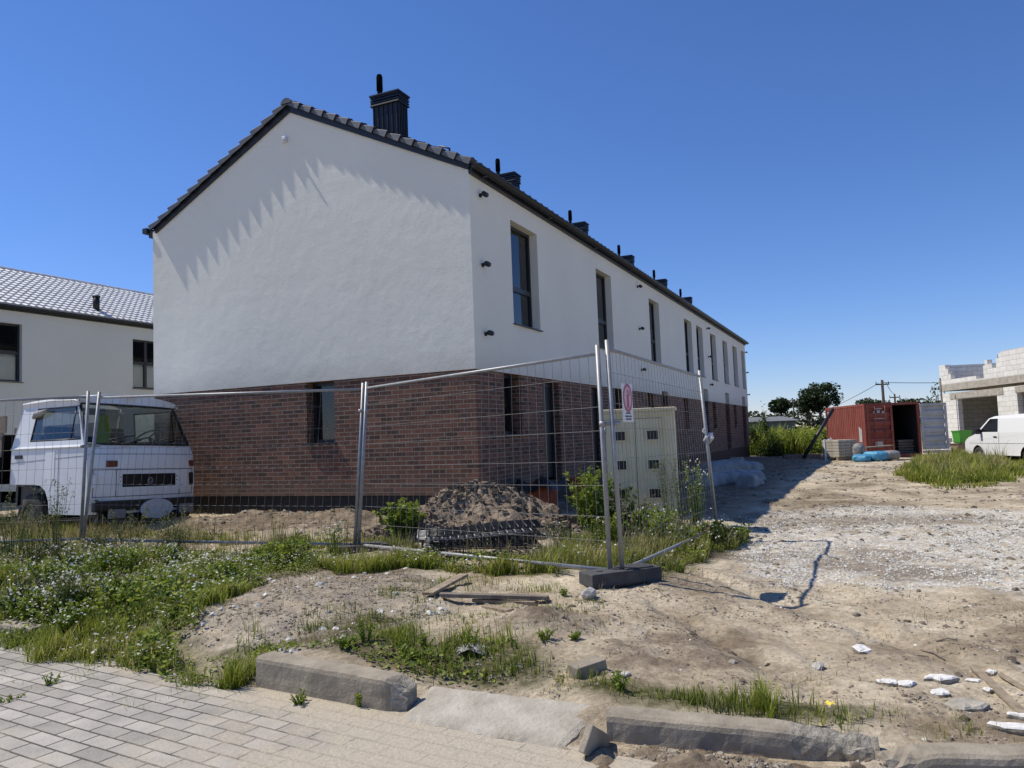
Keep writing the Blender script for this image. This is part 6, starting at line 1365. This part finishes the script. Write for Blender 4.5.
stones('soil_clods', 'small clods and grit scattered over the sand', WIDE, 9000, .008, 'clod', 3, thr=-.05)
stones('soil_clods', 'larger earth clods in the dug sand', WIDE, 700, .022, 'clod', 4, thr=.05, nscale=2.2)
stones('gravel', 'bigger broken stones lying on the rubble hump', RUBBLE, 260, .028, 'pebble', 11, thr=-.1)
stones('gravel', 'loose pale pebbles on the open sand', WIDE, 700, .010, 'pebble', 12, thr=.0)
stones('gravel', 'darker bigger stones in the gravel of the track', GRAVEL, 500, .03, 'clod', 13, thr=.0)
stones('soil_clods', 'clods on the sand ridge by the gable', GP((180, 530), (200, 508), (360, 510), (360, 545), (200, 545)), 1500, .03, 'clod', 5)
stones('soil_clods', 'lumps on the large soil heap surroundings', [(-2.2, 9.9), (.9, 9.9), (1.3, 11), (.7, 12), (-1.8, 12)], 500, .035, 'clod', 6)
stones('soil_clods', 'clods and litter of the far track', [(3, 11), (9, 11), (15, 30), (16, 40), (14, 42)], 5200, .035, 'clod', 7, thr=.02)
stones('soil_clods', 'earth crumbs spilled at the right kerb', [tuple(kpt(a, b).xy) for a, b in ((1.32, .14), (1.3, -.22), (2.3, -.2), (2.5, .2), (2.3, .3))], 3000, .012, 'clod', 8)
stones('gravel', 'grit and crumbs on the paving', [tuple(kpt(a, b).xy) for a, b in ((-3, 0), (2.2, 0), (2.2, -.9), (-3, -1.0))], 1200, .005, 'clod', 9, thr=.0)
stones('gravel', 'broken concrete crumbs at the split right kerb', [(1.25, 3.36), (1.5, 3.20), (1.62, 3.42), (1.36, 3.58)], 260, .017, 'clod', 10)

# ------------------------------------------------------------------ standing weeds, shrubs: things of their own
def weed_parts(root, h, spread, nst, nleaf, leaf, m_, seed, flowers=0, asp=.35, seedhead=False):
    rg = np.random.default_rng(seed); rr = random.Random(seed); b = MB(); P = []; FL = []; S = []
    for k in range(nst):
        a = rr.random()*6.283; r = spread*rr.random()**.7; hh = h*(.6+.5*rr.random()); x0, y0 = r*.35*math.cos(a), r*.35*math.sin(a); x1, y1 = r*math.cos(a), r*math.sin(a)
        pts = [Vector((x0+(x1-x0)*s*s, y0+(y1-y0)*s*s, hh*s)) for s in (0, .35, .7, 1)]; b.tube(pts, ([.0065, .005, .0035, .0015] if not seedhead else [.0032, .0027, .002, .001]), 4, cap=False)
        for q in range(nleaf):
            s = .12+.86*rr.random()**.8; i = min(2, int(s*3)); f_ = s*3-i; p = pts[i].lerp(pts[i+1], f_) if i < 3 else pts[3]; aa = rr.random()*6.283; d = leaf*.55*(1.15-s*.6); P.append((p.x+d*math.cos(aa), p.y+d*math.sin(aa), p.z+d*.25))
        if seedhead:
            for q in range(9): S.append(tuple(pts[3]+Vector((rr.gauss(0, .012), rr.gauss(0, .012), -.11*rr.random()))))
        for q in range(flowers): S.append(tuple(pts[3]+Vector((rr.gauss(0, .03), rr.gauss(0, .03), rr.gauss(0, .03)-.02))))
    b.build('stem', M['paleweed' if seedhead else 'weed'], root, fix=False)
    me = root.children[-1].data; at_ = me.color_attributes.new('Col', 'FLOAT_COLOR', 'POINT'); at_.data.foreach_set('color', np.tile(np.array([.55, .5, .5, 1], np.float32), len(me.vertices)))
    P = np.array(P); V, F, C = leaf_quads(P, leaf, asp, .25, rg); C = np.clip(C*.6+.4*np.repeat(P[:, 2]/h, 4)[:, None], 0, 1); npmesh('leaves', V, F, M[m_], root, C)
    if S: V, F, C = leaf_quads(np.array(S), .024 if not seedhead else .02, .9, .6, rg); npmesh('flowers' if not seedhead else 'seed_heads', V, F, M['flower' if not seedhead else 'paleweed'], root, C)['kind'] = 'stuff'
def weed(name, p, label, h, spread, nst, nleaf, leaf, m_, seed, group=None, **kw):
    o = empty(name, p, label, 'weed', rotz=seed*1.3, group=group); weed_parts(o, h, spread, nst, nleaf, leaf, m_, seed, **kw); return o
# the big weeds at the fence corner
W_ = [(592, 540, 'weed_bush', 'bright green bushy weed left of the twin fence posts', .78, .30, 22, 26, .075, 'weed', 0, .32, False, 10.4),
      (618, 545, 'weed_bush', 'dark green weed directly behind the twin fence posts', .62, .28, 18, 24, .07, 'bush', 0, .35, False, 10.0),
      (642, 545, 'weed_bush', 'green weed in front of the cabinet middle', .34, .28, 16, 22, .06, 'weed', 2, .35, False, 9.9),
      (664, 545, 'weed_bush', 'white flowering weed in front of the cabinet right edge', .42, .26, 16, 20, .055, 'weed', 3, .35, False, 9.9),
      (684, 543, 'tall_weed', 'tall brownish seed bearing weed right of the cabinet', .95, .20, 12, 12, .05, 'paleweed', 0, .25, True, 9.9),
      (697, 541, 'tall_weed', 'tall flowering weed beside the right fence post', .85, .22, 14, 15, .05, 'weed', 3, .3, False, 10.0),
      (671, 542, 'tall_weed', 'thin brown weed with seed heads at the cabinet corner', .9, .16, 9, 10, .045, 'paleweed', 0, .25, True, 10.3),
      (640, 540, 'tall_weed', 'pale stalky weed against the cabinet front', .45, .2, 10, 12, .05, 'paleweed', 1, .3, True, 10.3),
      (708, 552, 'weed_bush', 'low dark weed spreading at the foot of the right fence post', .28, .34, 20, 16, .06, 'bush', 1, .45, False, 9.6),
      (728, 548, 'weed_bush', 'low leafy weed reaching out over the sand right of the fence', .22, .34, 20, 14, .055, 'weed', 1, .45, False, 9.9),
      (690, 560, 'weed_bush', 'low weed under the bottom rail of the right panel', .25, .32, 18, 14, .05, 'weed', 2, .4, False, 9.2),
      (655, 558, 'weed_bush', 'short weed behind the rail right of the twin posts', .36, .3, 18, 16, .05, 'weed', 2, .4, False, 9.2),
      (606, 556, 'weed_bush', 'pale green weed at the left foot of the twin posts', .42, .26, 16, 18, .05, 'weed', 1, .4, False, 9.3),
      (565, 556, 'weed_bush', 'thin weed in the grass left of the twin posts', .30, .25, 12, 12, .045, 'paleweed', 1, .35, False, 9.4)]
for k, (px, py, nm, lb, h, sp_, ns_, nl, lf, mm, fl, asp, sd, Y) in enumerate(W_):
    q = at(px, py, Y); weed(nm, Vector((q.x, q.y, gz(q.x, q.y)-.02)), lb, h*1.1, sp_*1.2, int(ns_*1.6), int(nl*1.9), lf*.95, mm, 100+k, flowers=fl, asp=asp, seedhead=sd)
q = at(399, 515, 10.25); weed('weed_bush', Vector((q.x, q.y, gz(q.x, q.y)+.06)), 'bright green bushy weed growing on the low dark heap', .46, .34, 34, 34, .085, 'weed', 150, asp=.5)
L2 = [('tall dry weed before the truck wheel', 12, 540, 9.6, .85), ('tall seed headed weed under the truck door', 55, 540, 9.8, .95), ('dry weed stalks left of the paired fence posts', 33, 545, 9.5, .75), ('dry weed stalks below the truck bumper', 128, 545, 9.9, .62), ('brown stalky weed under the grey number plate', 168, 540, 10.1, .60), ('short dry weed right of the truck plate', 176, 545, 10.0, .42), ('sprawling dry weed at the paired fence posts', 100, 545, 9.9, .42), ('lone tall weed on the sand ridge before the gable', 275, 545, 9.6, .62), ('leaning dry stalk left of the single fence post', 343, 545, 9.7, .62), ('white flowering weed at the foot of the single fence post', 335, 555, 9.2, .36)]
for k, (lb, px, py, Y, h) in enumerate(L2):
    q = at(px, py, Y); weed('tall_weed', Vector((q.x, q.y, gz(q.x, q.y)-.02)), lb, h, .34 if k < 7 else .18, 26 if k < 7 else (4 if k < 9 else 12), 11, .042, 'paleweed' if k < 7 else 'weed', 200+k, seedhead=k < 7 or k == 8, flowers=5 if k == 9 else 0, asp=.28)
q = at(20, 612, 7.0); weed('weed_bush', Vector((q.x, q.y, gz(q.x, q.y))), 'dark leafy weed clump over the kerb end at the far left', .20, .3, 24, 16, .04, 'bush', 231, asp=.5, flowers=3)
for k, (px, py, h, lb) in enumerate(((365, 640, .13, 'small upright weed on the rubble behind the left kerb'), (345, 648, .09, 'broad leaved weed right behind the left kerb'), (470, 655, .14, 'feathery weed cluster right of the left kerb'), (425, 648, .10, 'dark green weed cluster between rubble and dropped kerb'), (50, 690, .10, 'small weed growing out of the paving at the left'), (10, 706, .07, 'tiny weed in the paving at the left edge'), (545, 640, .07, 'small green tuft on the dark earth mound'), (620, 690, .10, 'grassy tuft at the left end of the right kerb'), (575, 640, .05, 'thin plant on the sand left of the paving brick'), (300, 706, .08, 'seedling in front of the left kerb'), (360, 706, .09, 'slim seedling in front of the left kerb near its broken end'), (564, 596, .05, 'small sprout beside the foot block'))):
    weed('small_weed', G(px, py), lb, h, .09 if h > .06 else .05, 9, 9, .028, 'weed', 240+k, asp=.4)
rr = random.Random(99)
for k in range(22):
    px, py = rr.uniform(-10, 215), rr.uniform(560, 640); p = G(px, py)
    if py > 560+.42*(235-px)+20 and px > 120: p = G(px-90, py-30)
    weed('flowering_weed', p, 'rough flowering weed standing in the clover of the left verge', rr.uniform(.20, .36), .26, 22, 16, .042, 'weed' if k % 3 else 'paleweed', 400+k, group='rough weeds in the left verge', flowers=3, asp=.5)
# shrubs behind the house end and before the field
def shrub(p, rx, rz, label, seed, m_='bush', n=1700, leaf=.13):
    rg = np.random.default_rng(seed); o = empty('shrub', p, label, 'shrub'); nc_ = 16; U = rg.normal(size=(nc_, 3)); U /= np.linalg.norm(U, axis=1)[:, None]; U[:, 2] = np.abs(U[:, 2]); cl = U*(.4+.5*rg.random((nc_, 1)))*np.array([rx, rx, rz])
    k = rg.integers(0, nc_, n); d = rg.normal(size=(n, 3)); P = cl[k]+d*np.array([rx, rx, rz])*.16; P[:, 2] = np.abs(P[:, 2])+.03
    V, F, C = leaf_quads(P, leaf, .55, .3, rg); C = np.clip(C*.5+.5*np.repeat(P[:, 2]/rz, 4)[:, None], 0, 1); npmesh('leaves', V, F, M[m_], o, C)
    b = MB()
    for q in range(7): b.tube([(0, 0, 0), tuple(Vector(cl[q])*.5+Vector((0, 0, .1))), tuple(cl[q])], [.03, .02, .006], 5)
    b.build('branch', M['bark'], o)
for k, (px, Y, rx, rz, mm, lb) in enumerate(((770, 42.5, 1.0, 1.7, 'bush', 'dark rounded shrub at the near edge of the green field'), (757, 43.8, .8, 1.9, 'bush', 'shrub right at the end corner of the terraced house'), (790, 44, .9, 1.4, 'field', 'yellow green shrub right of the dark rounded one'), (810, 45, 1.0, 1.5, 'field', 'light green shrub before the large round tree'), (828, 46, .8, 1.5, 'bush', 'shrub behind the leaning dark pole'), (764, 46, .5, 2.5, 'bush', 'slim tall shrub reaching above the grey shed'), (750, 47, 1.0, 2.0, 'bush', 'tall shrub hidden partly by the house end'), (800, 49, 1.2, 1.9, 'field', 'broad pale shrub in the middle of the field'))):
    q = at(px, 440, Y); shrub(Vector((q.x, q.y, gz(q.x, q.y)-.05)), rx, rz, lb, 300+k, mm)
